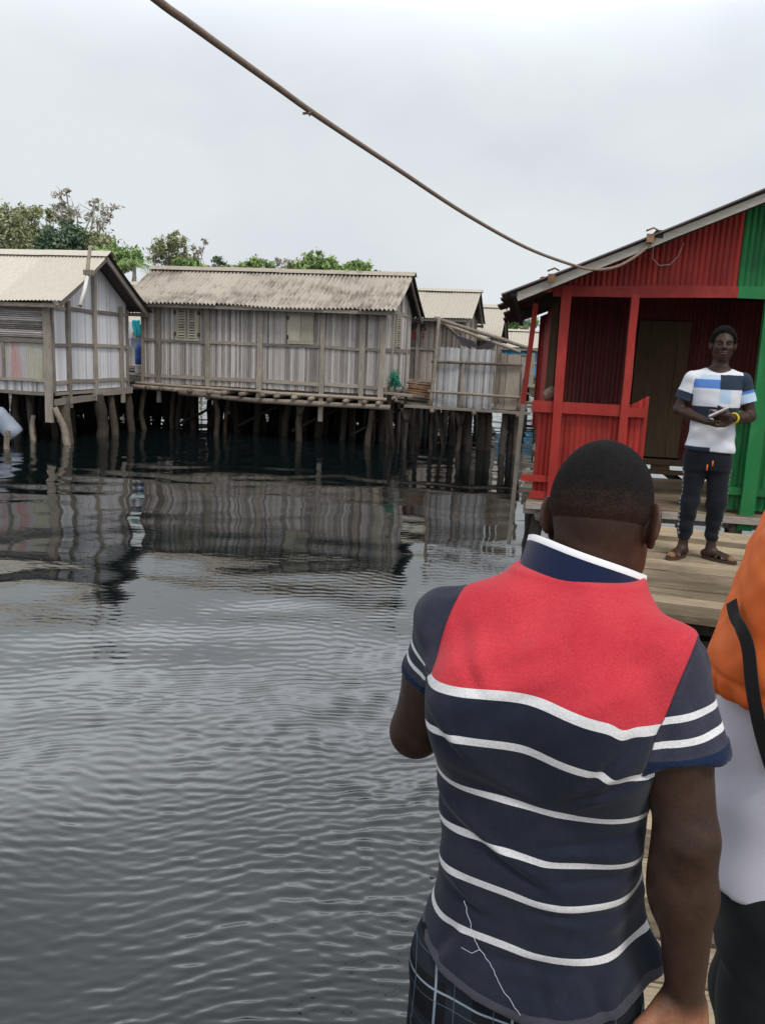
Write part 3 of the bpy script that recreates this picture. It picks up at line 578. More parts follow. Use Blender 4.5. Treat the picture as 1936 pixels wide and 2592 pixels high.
# roof with bargeboard
for sg in(0,1):
    m=MB(); a=(2.95,-.42,zt(2.95)+.05); b=(2.95,DEP+.3,zt(2.95)+.05); u=-.47 if sg==0 else 5.9+.47
    m.roof(a,b,(u,-.42,zt(-.47)+.05),(u,DEP+.3,zt(-.47)+.05),.09,.016,7,.05,.8,.07); m.build('roof',W['rooff'],h)
m=MB(); m.beam((2.95,-.4,zt(2.95)+.1),(2.95,DEP+.25,zt(2.95)+.1),.3,.03); m.build('ridge_cap',W['rooff'],h)
for sg in(1,-1):
    m=MB(); X=lambda u:u if sg>0 else 5.9-u
    m.beam((X(2.95),-.36,zt(2.95)-.05),(X(-.27),-.36,zt(-.27)-.05),.03,.07); m.build('bargeboard',W['pale'],h)
    m=MB(); m.beam((X(2.95),-.08,zt(2.95)-.03),(X(-.3),-.08,zt(-.3)-.03),.05,.09); m.build('rafter',W['under'],h)
    m=MB(); m.beam((X(2.95),2.3,zt(2.95)-.06),(X(-.3),2.3,zt(-.3)-.06),.05,.09); m.build('rafter',W['under'],h)
    for u in(-.3,.9,2.1):
        m=MB(); m.beam((X(u),-.38,zt(u)-.0),(X(u),DEP+.2,zt(u)-.0),.06,.06); m.build('purlin',W['under'],h)
m=MB(); m.box((-.02,-.1,2.86),(.1,.1,.13),.2); m.box((.1,-.06,2.92),(.16,.05,.08)); m.build('bracket',W['red'],h)
for u in(.02,.82):
    m=MB(); m.box((u,-.425,zt(u)-.01),(.06,.03,.07),.1); m.tube([(u-.04,-.42,zt(u)+.05),(u+.02,-.43,zt(u)+.075),(u+.06,-.40,zt(u)+.06)],.008,6); m.build('roof_clip',W['stick'],h)
m=MB(); m.tube([(.86,-.37,3.22),(.90,-.05,3.12),(.97,-.03,3.06),(1.06,-.03,3.07),(1.12,-.03,3.14),(1.16,-.03,3.26)],.004,5); m.build('wire',W['pale'],h)
m=MB(); m.tube([(2.14,-.12,1.85),(2.17,-.12,1.68),(2.28,-.12,1.58),(2.26,-.11,1.2),(2.2,-.1,.8)],.006,6); m.build('cord',W['pale'],h)
# cloth lying on the porch rail
m=MB(); vs=[];n=12
for j in range(9):
    for i in range(n): 
        a=2*math.pi*i/n; q=math.sin(math.pi*(j+.6)/9.4); k=1+.25*math.sin(3*a+j)+.15*math.sin(5*a); vs.append((1.53+.05*q*k*math.cos(a)+.03*(j/8)**2,8.0+.04*q*k*math.sin(a),1.80+.017*j))
m.add(vs,[(j*n+i,j*n+(i+1)%n,(j+1)*n+(i+1)%n,(j+1)*n+i) for j in range(8) for i in range(n)]+[tuple(range(n-1,-1,-1)),tuple(range(96,108))],.5,True)
W['rag']=plain('brown_rag',(.24,.16,.13),.9); tag(m.build('rag_bundle',W['rag']),'crumpled brown rag lying on the left end of the red porch rail','rag')
# ------------------------------------------------------------------ platform and walkway
p=thing('plank_platform','weathered plank platform in front of the red and green hut','platform',(1.3,4.83,0),-R(17))
y=0
m=MB()
while y<2.7:
    w=random.uniform(.17,.27); m.beam((random.uniform(-.06,.05),y+w/2,.73+random.uniform(-.006,.006)),(5,y+w/2,.73+random.uniform(-.006,.006)),w-random.uniform(.006,.02),.045,(0,0,1),.004,9); y+=w
m.build('planks',W['darkplank'],p)
m=MB(); m.beam((0,.12,.66),(5,.12,.65),.05,.09); m.build('edge_beam',W['darkpile'],p)  # near-black wood so the gap under the platform edge reads as shade
for x in(.15,1.6,3.1,4.7):
    m=MB(); m.beam((x,.06,.655),(x,2.65,.655),.1,.09); m.build('joist',W['darkpile'],p)
    for yy in(.15,2.5): m=MB(); m.pole((x,yy,-.5),(x,yy,.61),.07,.065,.015); m.build('pile',W['darkpile'],p)
p=thing('plank_walkway','low walkway of cross planks on which the men in front stand','walkway',(-.46,-3,0),-R(8))
m=MB(); y=0
while y<8.2:
    w=random.uniform(.17,.24); m.beam((random.uniform(-.05,.05),y+w/2,.43+random.uniform(-.005,.005)),(3.2,y+w/2,.43+random.uniform(-.005,.005)),w-random.uniform(.008,.02),.045,(0,0,1),.003,7); y+=w
m.build('planks',W['plank'],p)
for x in(.15,1.6,3.0):
    m=MB(); m.beam((x,.05,.36),(x,8.1,.36),.09,.09); m.build('joist',W['darkpile'],p)
    for yy in(.6,3.2,5.6,7.7): m=MB(); m.pole((x,yy,-.5),(x,yy,.315),.07,.065,.015); m.build('pile',W['darkpile'],p)
# ------------------------------------------------------------------ thick cable to the roof
cp=[at(u,v,y=y) for u,v,y in((398,0,2.55),(478,58,2.75),(560,118,3.0),(700,219,3.45),(803,293,3.85),(1000,424,4.65),(1180,543,5.6),(1330,626,6.5),(1440,668,7.05),(1500,682,7.25),(1560,675,7.35),(1620,640,7.4),(1662,598,7.46))]
cp=[cp[0]+(cp[0]-cp[1])*4+Vector((0,0,.1)),cp[0]+(cp[0]-cp[1])*1.5+Vector((0,0,.02))]+cp
def smooth(pts,n=6):
    o=[]
    for i in range(len(pts)-1):
        a,b,c,d=pts[max(i-1,0)],pts[i],pts[i+1],pts[min(i+2,len(pts)-1)]
        for k in range(n):
            t=k/n; o.append(.5*((2*b)+(c-a)*t+(2*a-5*b+4*c-d)*t*t+(3*b-a-3*c+d)*t**3))
    return o+[pts[-1]]
W['cable']=wood('old_cable',(.17,.12,.095),(.42,.32,.26),(1,1,1),60,.8,.5)
c_=thing('cable','thick brown cable sagging across the sky down to the roof edge of the red hut','cable',tuple(cp[2]))
m=MB(); m.tube([q-cp[2] for q in smooth(cp)],.0122,10,jit=.02); m.build('cable_line',W['cable'],c_)
m=MB(); q=min(smooth(cp),key=lambda p:abs(p.y-3.75))-cp[2]; m.tube([q-Vector((.02,0,.018)),q+Vector((.015,0,-.014)),q+Vector((.008,.0,-.026))],.0055,6); m.build('knot',W['cable'],c_)
# ------------------------------------------------------------------ trees on the shore
def leafmat(name,dark,mid,light):
    N=NT(name); r=N.attr('rnd'); c=N.ramp(r,[(.1,dark),(.55,mid),(.95,light)]); N.out(c,.7,None,.2)
    N.b.inputs['Transmission Weight'].default_value=0; return N.m
W['lf_ol']=leafmat('olive_leaves',(.17,.20,.10),(.33,.35,.19),(.52,.51,.32)) if True else leafmat('x',(0.121, 0.135, 0.054),(0.284, 0.27, 0.121),(0.486, 0.419, 0.216))  # olive, green and brown leaf colours lightened and greyed to include haze
W['lf_gr']=leafmat('green_leaves',(.11,.19,.06),(.25,.37,.13),(.45,.53,.24)) if True else leafmat('x',(0.068, 0.135, 0.027),(0.176, 0.311, 0.068),(0.365, 0.486, 0.135))
W['lf_dk']=leafmat('dark_leaves',(.05,.085,.055),(.11,.17,.10),(.22,.29,.17))
W['lf_br']=leafmat('brown_leaves',(.24,.23,.17),(.38,.35,.27),(.52,.47,.38)) if True else leafmat('brown_leaves',(0.203, 0.149, 0.108),(0.365, 0.27, 0.216),(0.513, 0.392, 0.338))
W['bark']=wood('tree_bark',(.18,.155,.13),(.40,.36,.31),(3,3,1),6)
def clump(mb,c,r,n,s,squash=.75):
    k=max(4,int(n/45)); sub=[]
    for _ in range(k):
        d=rng.normal(0,1,3); d/=np.linalg.norm(d); sub.append((np.array(c)+d*r*np.array([1,1,squash])*rng.uniform(.45,1),rng.uniform(.22,.42)*r,rng.random()))
    for i in range(n):
        q,rr,tone=sub[i%k]; p=q+rng.normal(0,.55,3)*rr*np.array([1,1,.8]); a=rng.normal(0,1,3); a/=np.linalg.norm(a); b=np.cross(a,rng.normal(0,1,3)); b/=np.linalg.norm(b)
        l=s*rng.uniform(.6,1.4); a=a*l; b=b*l*.45; v=[p-a,p+b,p+a,p-b]
        mb.add([tuple(x) for x in v],[(0,1,2,3)],float(np.clip(.55*tone+.45*rng.random(),0,1)))
def tree(label,u,vb,y,crown,mat,n=900,s=.16,trunk=.16,name='tree',limbs=True,zb=.4,twigs=0):
    """crown: list of (u,v,radius in metres) seen from the landing, all standing at depth y"""
    base=at(u,vb,y=y); base.z=zb; o=thing(name,label,'tree',tuple(base)); 
    cs=[(Vector(at(a,b,y=y))-base+Vector((0,random.uniform(-.8,.8),0)),r) for a,b,r in crown]
    fork=Vector((0,0,0)).lerp(sum((c for c,r in cs),Vector())/len(cs),.55); fork.x*=.5
    m=MB(); m.pole((0,0,-.3),fork,trunk,trunk*.7,.1,8,6)
    for c,r in cs: m.pole(fork,c,trunk*.55,trunk*.18,.18,6,6)
    for c,r in cs:
        for _ in range(twigs):
            d=Vector((random.gauss(0,1),random.gauss(0,1),random.gauss(.4,.8))).normalized()*r*random.uniform(.7,1.3); m.pole(c-d*.2,c+d,trunk*.16,trunk*.05,.1,5,4)
    m.build('trunk',W['bark'],o); m=MB()
    tot=sum(r*r for c,r in cs)
    for c,r in cs: clump(m,tuple(c),r,max(25,int(n*r*r/tot)),s)
    m.build('crown',W[mat],o); return o
tree('olive brown tree with a broad crown at the left picture edge',20,840,50,[(0,565,1.6),(25,545,1.1),(-40,570,1.6),(40,600,1.4),(10,620,1.5)],'lf_ol',4200,.12)
tree('small leafy tree with two tufts just right of the broad left edge tree',85,840,54,[(72,548,.85),(92,545,.7),(58,560,.8),(75,600,1.0),(88,625,1.2)],'lf_ol',2600,.11)
tree('slim upright tree overgrown with creepers beside the bare topped tree',118,840,52,[(118,545,.55),(125,552,.5),(115,580,.5),(112,610,.6),(140,545,.4)],'lf_ol',900,.13,.14)
tree('tall nearly bare tree with a pale trunk and sparse spreading branches',213,840,50,[(165,500,.5),(160,525,.7),(185,540,.8),(230,505,.45),(222,530,.7),(265,540,.55),(290,525,.4),(245,560,.6),(145,548,.5),(255,572,.4),(175,490,.35),(208,545,.6)],'lf_br',620,.12,.17,twigs=7)
tree('dark green dense tree between the slim tree and the bare topped tree',165,840,48,[(160,605,1.2),(185,615,1.1),(145,620,1.0),(178,590,.8),(120,625,.9)],'lf_dk',3400,.13)
tree('olive bush like tree behind the ridge of the whitewashed house',245,840,49,[(240,625,1.1),(265,625,.9),(225,605,.9),(285,640,.7),(205,640,1.0)],'lf_ol',3000,.12)
tree('bright green low tree left of the palm',305,840,46,[(300,655,.9),(322,665,.8),(285,665,.8),(345,655,.6),(268,650,.7)],'lf_gr',2800,.12)
tree('slender reddish brown tree with thin foliage above the left end of the long roof',425,840,52,[(400,630,.7),(425,620,.8),(445,612,.7),(418,650,.9),(450,645,.8),(395,650,.5),(470,625,.5)],'lf_ol',2300,.11,.13,twigs=5)
tree('thin bare sapling right of the reddish brown tree',512,840,54,[(515,612,.35),(508,640,.4),(500,655,.4),(490,625,.3)],'lf_br',160,.12,.08,twigs=5)
tree('bright green low tree below the thin bare sapling',478,840,47,[(470,668,.6),(495,675,.6),(455,672,.5)],'lf_gr',900,.14)
tree('small sparse green tree above the middle of the long roof',560,840,60,[(548,668,.5),(565,665,.5),(575,680,.6),(550,690,.7)],'lf_dk',900,.13,.1,twigs=4)
tree('low green tree line tuft left of the grey leafless crown',640,840,62,[(625,680,.8),(650,672,.8),(670,682,.8),(610,690,.7)],'lf_gr',2200,.13)
tree('grey nearly leafless small tree between two green ones',715,840,63,[(705,665,.5),(722,660,.5),(735,675,.5),(710,680,.6)],'lf_br',260,.13,.1,twigs=5)
tree('round green tree standing highest above the right half of the long roof',800,840,58,[(795,665,.9),(815,680,1.0),(775,680,.9),(800,652,.5),(835,678,.7)],'lf_gr',3200,.13)
tree('green tree with two tufts at the right end of the long roof',905,850,60,[(890,685,.8),(910,680,.7),(925,690,.6),(870,690,.7)],'lf_gr',2400,.13)
tree('pale green bushy tree filling the gap left of the round green tree',755,845,61,[(745,682,.8),(760,690,.9),(735,692,.7)],'lf_ol',1500,.13)
tree('low olive tree left of the small sparse green tree',600,842,59,[(590,690,.8),(575,694,.7),(535,690,.8),(610,694,.6)],'lf_ol',1500,.13)
tree('small scraggly tree at the far right of the tree line above the long roof',946,850,60,[(945,688,.35),(955,692,.3),(940,695,.4)],'lf_dk',260,.14,.07)
tree('hazy green tree behind the narrow gable roof left of the red hut',1295,880,70,[(1285,818,1.0),(1310,822,.9),(1265,825,.8),(1320,812,.5),(1345,828,.7)],'lf_gr',1300,.17)
def palm(label,u,vb,vt,y,n,L,mat):
    base=at(u,vb,y=y); base.z=.4; top=at(u,vt,y=y)-base; o=thing('palm_tree',label,'tree',tuple(base))
    m=MB(); m.pole((0,0,-.3),top,.14,.1,.05,8,6); m.build('trunk',W['bark'],o); m=MB()
    for i in range(n):
        a=2*math.pi*i/n+random.uniform(-.2,.2); el=random.uniform(.2,1.35); pts=[]
        for k in range(8):
            t=k/7; pts.append(Vector(top)+Vector((math.cos(a)*math.cos(el)*L*t,math.sin(a)*math.cos(el)*L*t,L*(math.sin(el)*t-.75*t*t*math.cos(el)**.5))))
        for k in range(7):
            d=(pts[k+1]-pts[k]); sd=d.cross(Vector((0,0,1))); sd=sd.normalized() if sd.length>1e-4 else Vector((1,0,0))
            for q in(0,.5):
                c=pts[k]+d*q
                for sg in(-1,1):
                    e_=c+sd*sg*.38*(1-.5*k/7)+d*.8-Vector((0,0,.18)); m.add([c,c+d*.18,e_+d*.05,e_],[(0,1,2,3)],random.random())
        m.tube(pts,[.02]*8,4,.6)
    m.build('crown',W[mat],o)
palm('dark green young palm behind the gap between the two front houses',340,850,672,44,16,1.5,'lf_gr')
palm('thin drooping palm against the sky just left of the red hut eave',1335,880,822,62,11,1.7,'lf_dk')
m=MB()
for i in range(150):
    x=rng.uniform(-55,48); y0=49+4*math.sin(x*.3)+(0 if x<0 else x*.25); clump(m,(x,y0+rng.uniform(0,3),rng.uniform(.6,1.9)),rng.uniform(.7,1.4),70,.2)
tag(m.build('undergrowth',W['lf_dk']),'dark low undergrowth along the far shore behind the houses',None,None,'stuff')
# ------------------------------------------------------------------ people: implicit surfaces polygonised with surface nets
def nrm(v): v=np.array(v,float); return v/np.linalg.norm(v)
def P_cone(a,b,ra,rb,k=.02,op='u',flat=None):
    """tapered limb; flat=(axis,factor): squash along an axis"""
    a=np.array(a,float);b=np.array(b,float);ab=b-a;L=ab.dot(ab); r=max(ra,rb)
    def fn(X,Y,Z):
        px,py,pz=X-a[0],Y-a[1],Z-a[2]
        t=np.clip((px*ab[0]+py*ab[1]+pz*ab[2])/L,0,1); qx,qy,qz=px-t*ab[0],py-t*ab[1],pz-t*ab[2]
        if flat is not None:
            f=flat[0]; d=(qx*f[0]+qy*f[1]+qz*f[2])*(1/flat[1]-1); qx,qy,qz=qx+d*f[0],qy+d*f[1],qz+d*f[2]
        return np.sqrt(qx*qx+qy*qy+qz*qz)-(ra+t*(rb-ra))
    return fn,np.minimum(a,b)-r,np.maximum(a,b)+r,k,op
def P_ell(c,rad,M=None,k=.02,op='u'):
    c=np.array(c,float);rad=np.array(rad,float);M=np.eye(3) if M is None else np.array(M,float); e=np.abs(M.T)@rad
    def fn(X,Y,Z):
        px,py,pz=X-c[0],Y-c[1],Z-c[2]; s0=s1=0
        for i in range(3):
            u=(px*M[i,0]+py*M[i,1]+pz*M[i,2])/rad[i]; s0=s0+u*u; s1=s1+(u/rad[i])**2
        k0=np.sqrt(s0); return k0*(k0-1)/np.sqrt(s1+1e-12)
    return fn,c-e,c+e,k,op
def P_loft(O,r,f,zs,cr,cf,rx,rf,p=2.4,k=.03,inf=0.,op='u'):
    """upright trunk: rows of superellipses; O origin xy, r/f horizontal axes"""
    zs=np.array(zs,float);r=np.array(r);f=np.array(f);cr,cf,rx,rf=[np.array(q,float) for q in(cr,cf,rx,rf)]
    zz=np.linspace(zs[0],zs[-1],200)
    def sm(v): 
        y=np.interp(zz,zs,v)
        for _ in range(3): y=np.convolve(np.pad(y,6,'edge'),np.ones(13)/13,'valid')
        return y
    T=[sm(v) for v in(cr,cf,rx+inf,rf+inf)]
    c=np.array([O[0],O[1]])
    ext=(np.max(rx)+inf+np.max(np.abs(cr))+np.max(rf)+np.max(np.abs(cf)))
    lo=np.array([c[0]-ext,c[1]-ext,zs[0]-inf]);hi=np.array([c[0]+ext,c[1]+ext,zs[-1]+inf])
    def fn(X,Y,Z):
        a=[np.interp(Z,zz,t) for t in T]; px,py=X-c[0],Y-c[1]
        u=np.abs((px*r[0]+py*r[1]-a[0])/a[2]); v=np.abs((px*f[0]+py*f[1]-a[1])/a[3])
        d=((u**p+v**p)**(1/p)-1)*np.minimum(a[2],a[3])
        return np.maximum(d,np.maximum(zs[0]-inf-Z,Z-zs[-1]-inf))
    return fn,lo,hi,k,op
def P_clip(fn,k=.004): return fn,None,None,k,'c'
def solid(prims,res,pad=.03):
    L=np.min([p[1] for p in prims if p[4]=='u'],axis=0)-pad; H=np.max([p[2] for p in prims if p[4]=='u'],axis=0)+pad
    n=np.ceil((H-L)/res).astype(int)+1; ax=[L[i]+res*np.arange(n[i]) for i in range(3)]
    F=np.full(n,1.,np.float32)
    for fn,lo,hi,k,op in prims:
        if lo is None: sl=tuple(slice(0,m) for m in n)
        else:
            m=k+3*res; i0=np.clip(np.floor((lo-m-L)/res).astype(int),0,n-1); i1=np.clip(np.ceil((hi+m-L)/res).astype(int)+1,1,n); sl=tuple(slice(a,b) for a,b in zip(i0,i1))
        X=ax[0][sl[0]][:,None,None];Y=ax[1][sl[1]][None,:,None];Z=ax[2][sl[2]][None,None,:]
        d=fn(X,Y,Z).astype(np.float32); A=F[sl]; d=np.broadcast_to(d,A.shape)
        if op=='u': h=np.maximum(k-np.abs(A-d),0)/k; F[sl]=np.minimum(A,d)-h*h*k*.25
        elif op=='s': d=-d; h=np.maximum(k-np.abs(A-d),0)/k; F[sl]=np.maximum(A,d)+h*h*k*.25
        else: h=np.maximum(k-np.abs(A-d),0)/k; F[sl]=np.maximum(A,d)+h*h*k*.25
    return nets(F,L,res)
def nets(F,L,h):
    S=F<0; a,b,c=F.shape; cnt=np.zeros((a-1,b-1,c-1),np.int8)
    for i in(0,1):
        for j in(0,1):
            for k in(0,1): cnt+=S[i:a-1+i,j:b-1+j,k:c-1+k]
    act=(cnt>0)&(cnt<8); I=np.argwhere(act); ids=np.full(act.shape,-1,np.int32); ids[act]=np.arange(len(I))
    pos=np.zeros((len(I),3));w=np.zeros(len(I)); cs=[(i,j,k) for i in(0,1) for j in(0,1) for k in(0,1)]
    for p in cs:
        for ax in range(3):
            if p[ax]: continue
            q=list(p); q[ax]=1
            fa=F[I[:,0]+p[0],I[:,1]+p[1],I[:,2]+p[2]]; fb=F[I[:,0]+q[0],I[:,1]+q[1],I[:,2]+q[2]]
            m=(fa<0)!=(fb<0); t=np.where(m,fa/np.where(m,fa-fb,1),0); e=np.tile(np.array(p,float),(len(I),1)); e[:,ax]+=t; pos+=e*m[:,None]; w+=m
    V=L+(I+pos/w[:,None])*h; Q=[]
    for ax in range(3):
        u,v=(ax+1)%3,(ax+2)%3; sl0=[slice(None)]*3; sl1=[slice(None)]*3; sl0[ax]=slice(0,-1); sl1[ax]=slice(1,None)
        A=S[tuple(sl0)];B=S[tuple(sl1)]; E=np.argwhere(A!=B); E=E[(E[:,u]>0)&(E[:,v]>0)&(E[:,u]<F.shape[u]-1)&(E[:,v]<F.shape[v]-1)]
        def cell(du,dv):
            c=E.copy(); c[:,u]-=du; c[:,v]-=dv; return ids[c[:,0],c[:,1],c[:,2]]
        q=np.stack([cell(1,1),cell(0,1),cell(0,0),cell(1,0)],1); ins=A[E[:,0],E[:,1],E[:,2]]; q[~ins]=q[~ins][:,::-1]; Q.append(q)
    return V,np.concatenate(Q)
def lapl(V,Q,it=2,lam=.5):
    e=np.concatenate([Q[:,[0,1]],Q[:,[1,2]],Q[:,[2,3]],Q[:,[3,0]]]); e=np.concatenate([e,e[:,::-1]]); n=np.bincount(e[:,0],minlength=len(V))[:,None]
    for s_ in range(it):
        A=np.stack([np.bincount(e[:,0],V[e[:,1],i],minlength=len(V)) for i in range(3)],1)/np.maximum(n,1); V=V+(A-V)*lam
    return V
def mesh_from(name,V,Q,mat,parent,base,attrs=None,smooth=True):
    me=bpy.data.meshes.new(name); me.vertices.add(len(V)); me.vertices.foreach_set('co',(V-np.array(base)).ravel().astype(np.float32))
    me.loops.add(Q.size); me.loops.foreach_set('vertex_index',Q.ravel().astype(np.int32)); me.polygons.add(len(Q))
    me.polygons.foreach_set('loop_start',np.arange(0,Q.size,4,dtype=np.int32)); me.polygons.foreach_set('loop_total',np.full(len(Q),4,dtype=np.int32)); me.update()
    me.polygons.foreach_set('use_smooth',np.full(len(Q),smooth)); 
    for k,v in (attrs or {}).items():
        v=np.asarray(v,np.float32)
        if v.ndim==2:
            a=me.attributes.new(k,'FLOAT_COLOR','POINT'); a.data.foreach_set('color',np.concatenate([v,np.ones((len(v),1),np.float32)],1).ravel())
        else: a=me.attributes.new(k,'FLOAT','POINT'); a.data.foreach_set('value',v)
    me.materials.append(mat); o=bpy.data.objects.new(name,me); link(o,parent); return o
def vnormals(V,Q):
    n=np.cross(V[Q[:,2]]-V[Q[:,0]],V[Q[:,3]]-V[Q[:,1]]); N_=np.zeros_like(V)
    for i in range(4): 
        for k in range(3): N_[:,k]+=np.bincount(Q[:,i],n[:,k],minlength=len(V))
    return N_/np.maximum(np.linalg.norm(N_,axis=1),1e-9)[:,None]
def sst(a,b,x): t=np.clip((x-a)/(b-a),0,1); return t*t*(3-2*t)
def fold(V,seed,scale,amp,n=8,dirs=None,spread=1.0):
    q=np.random.default_rng(seed); o=0
    for i in range(n):
        d=nrm(q.normal(0,1,3)) if dirs is None else nrm(np.array(dirs)+q.normal(0,spread,3)); k=scale*q.uniform(.6,1.6); o=o+np.sin(V@d*k+q.uniform(0,6.28)+.8*np.sin(V@nrm(q.normal(0,1,3))*k*.5))
    return amp*o/math.sqrt(n)
def head_prims(c,U,Fw,s=1.,wide=1.):
    """skull, face and ears; c = middle of the head, U up, Fw face direction"""
    c=np.array(c,float); U=nrm(U); Fw=nrm(np.array(Fw)-U*np.dot(Fw,U)); Rr=np.cross(Fw,U); M=np.stack([Rr,Fw,U])
    T=lambda x,y,z: c+s*(x*wide*Rr+y*Fw+z*U)
    E=lambda x,y,z,a,b,d,k=.02,op='u',MM=None: P_ell(T(x,y,z),np.array((a*wide,b,d))*s,M if MM is None else MM,k*s,op)
    sk=[E(0,-.014,.022,.077,.096,.088,.02),E(0,-.045,-.005,.068,.06,.07,.03)]
    pr=list(sk)+[E(0,.028,-.052,.060,.066,.072,.03),P_ell(T(0,.066,-.103),(.024*s,.02*s,.02*s),M,.03*s),E(0,.06,.018,.056,.03,.02,.02)]
    for g in(-1,1): pr+=[E(g*.042,.052,-.038,.024,.03,.024,.02),E(g*.034,.09,-.004,.017,.012,.011,.012,'s'),E(g*.033,.079,-.005,.0135,.0125,.0115,.003),E(g*.034,.086,.012,.022,.010,.007,.01),E(g*.052,.012,-.075,.016,.04,.025,.03)]
    pr+=[P_cone(T(0,.090,.004),T(0,.108,-.034),.009*s,.013*s,.012*s),E(.014,.098,-.038,.011,.011,.009,.008),E(-.014,.098,-.038,.011,.011,.009,.008),E(0,.092,-.066,.026,.014,.0075,.006),E(0,.092,-.079,.022,.014,.0085,.006),E(0,.105,-.0725,.022,.008,.0014,.003,'s')]
    for g in(-1,1):
        a=R(38); th_=Rr*g*math.cos(a)+Fw*math.sin(a); s2=Fw*math.cos(a)-Rr*g*math.sin(a); Mr=np.stack([th_,s2,U])
        c_=T(g*.0885,-.020,-.014)
        pr+=[P_ell(c_,np.array((.0070,.0205,.034))*s,Mr,.006*s),P_ell(T(g*.076,-.004,-.014),np.array((.014,.014,.024))*s,M,.012*s),P_ell(c_+th_*.0105*s+s2*.003*s,np.array((.008,.0135,.024))*s,Mr,.005*s,'s'),P_ell(T(g*.084,-.004,-.044),np.array((.006,.010,.012))*s,Mr,.006*s)]
    return pr,sk,T,(Rr,Fw,U)
def hand_prims(w,d,n,t,s=1.,curl=(.25,.3,.35,.4),spread=.06,thumb=(.55,.35),k=.006):
    """w wrist, d towards the fingers, n out of the palm, t towards the thumb"""
    w=np.array(w,float);d=nrm(d);n=nrm(np.array(n)-d*np.dot(n,d));t=nrm(np.array(t)-d*np.dot(t,d)-n*np.dot(t,n)); pr=[]
    K=[]
    for i,(x,l) in enumerate(((.030,.088),(.010,.093),(-.011,.088),(-.030,.078))):
        kn=w+s*(d*l+t*x); K.append(kn); pr.append(P_cone(w+s*(d*.012+t*x*.55),kn,.0165*s,.0125*s,.014*s))
    pr.append(P_ell(w+s*(d*.05+t*.024+n*.008),np.array((.018,.034,.016))*s,np.stack([t,d,n]),.015*s))   # ball of the thumb
    pr.append(P_ell(w+s*(d*.05-t*.025+n*.006),np.array((.013,.034,.013))*s,np.stack([t,d,n]),.015*s))
    for i,(kn,ln,r) in enumerate(zip(K,((.043,.026,.021),(.048,.030,.023),(.044,.028,.022),(.034,.021,.019)),(.0095,.0098,.0092,.0082))):
        a=curl[i]; p=kn; an=0
        for j,l in enumerate(ln):
            an+=a*(1.0,1.2,.8)[j]; dd=nrm(d*math.cos(an)+n*math.sin(an)+t*(1.5-i)*spread*math.cos(an)); q=p+dd*l*s
            pr.append(P_cone(p,q,r*s*(1,.94,.86)[j],r*s*(.95,.88,.74)[j],.004*s)); p=q
    a0=w+s*(d*.022+t*.026+n*.006); d1=nrm(d*math.cos(thumb[0])+t*math.sin(thumb[0])+n*.35); p1=a0+d1*.044*s; d2=nrm(d1+n*thumb[1]+d*.25); p2=p1+d2*.034*s; p3=p2+nrm(d2+d*.15)*.026*s
    pr+=[P_cone(a0,p1,.0155*s,.0125*s,.012*s),P_cone(p1,p2,.0118*s,.0108*s,.004*s),P_cone(p2,p3,.0108*s,.008*s,.004*s)]
    return pr
def skinmat(name,rough=.42):
    N=NT(name); c=N.attr('Col','Color'); n=N.noise(28,6,rough=.7); n2=N.noise(260,3); c=N.mix(.6,c,N.ramp(n,[(.3,.5),(.7,1.15)]),'MULTIPLY'); c=N.mix(.35,c,N.ramp(n2,[(.35,.6),(.65,1.2)]),'MULTIPLY')
    N.set(N.b.inputs['Subsurface Weight'],.06); N.set(N.b.inputs['Subsurface Radius'],(.01,.004,.002)); N.set(N.b.inputs['Subsurface Scale'],.3)
    return N.out(c,N.ramp(n,[(.3,.38),(.7,.6)]),N.bump(n2,.35,.0012),.3)
def colmat(name,rough=.9,weave=700,spec=.1,bumpd=.0008):
    N=NT(name); c=N.attr('Col','Color'); n=N.noise(9,4); w=N.noise(weave,2); c=N.mix(.4,c,N.ramp(n,[(.3,.72),(.7,1.0)]),'MULTIPLY'); return N.out(c,rough,N.bump(w,.2,bumpd),spec,Sheen_Weight=.1)
W['skin']=skinmat('dark_skin'); W['colcloth']=colmat('coloured_cloth'); N=NT('short_hair'); c=N.attr('Col','Color'); n=N.noise(420,3,rough=.7); n2=N.noise(45,4); c=N.mix(.8,c,N.ramp(n,[(.35,.25),(.68,1.7)]),'MULTIPLY'); c=N.mix(.5,c,N.ramp(n2,[(.3,.55),(.7,1.15)]),'MULTIPLY'); W['hair']=N.out(c,.9,N.bump(n,.7,.003),.12)
SK=np.array((.056,.029,.0195)); PALM=np.array((.34,.15,.085)); HAIR=np.array((.012,.0105,.0105))
# ---- man in front, seen from behind
base=np.array((.28,1.24,.455)); pm=thing('person','man seen from behind in a navy polo with red back and white stripes','person',tuple(base))
ph=R(25); r_=np.array((math.cos(ph),-math.sin(ph),0)); f_=np.array((math.sin(ph),math.cos(ph),0)); up=np.array((0,0,1.))
O=np.array((.275,1.235))
def TP(r,f,z): return np.array((O[0],O[1],0))+r_*r+f_*f+up*z
zs=[1.16,1.22,1.30,1.38,1.45,1.52,1.60,1.68,1.74,1.79,1.83,1.86]
cr=[.009,.006,.004,.003,.004,.005,.005,.0,.0,.002,.01,.02]
cf=[.0,.0,.0,.0,.0,.0,-.005,-.01,-.002,.018,.048,.075]
rx=[.176,.173,.165,.160,.158,.162,.175,.190,.188,.172,.130,.080]
rf=[.125,.125,.118,.112,.110,.112,.118,.122,.115,.100,.075,.055]
JL,JR=TP(-.170,-.002,1.762),TP(.170,-.006,1.764)
EL=np.array((.076,1.36,1.545)); WL=np.array((.25,1.56,1.60)); ER=np.array((.462,1.095,1.525)); WR=np.array((.489,1.098,1.262))
NB=TP(.014,.05,1.845); HC=np.array((.362,1.335,1.957))
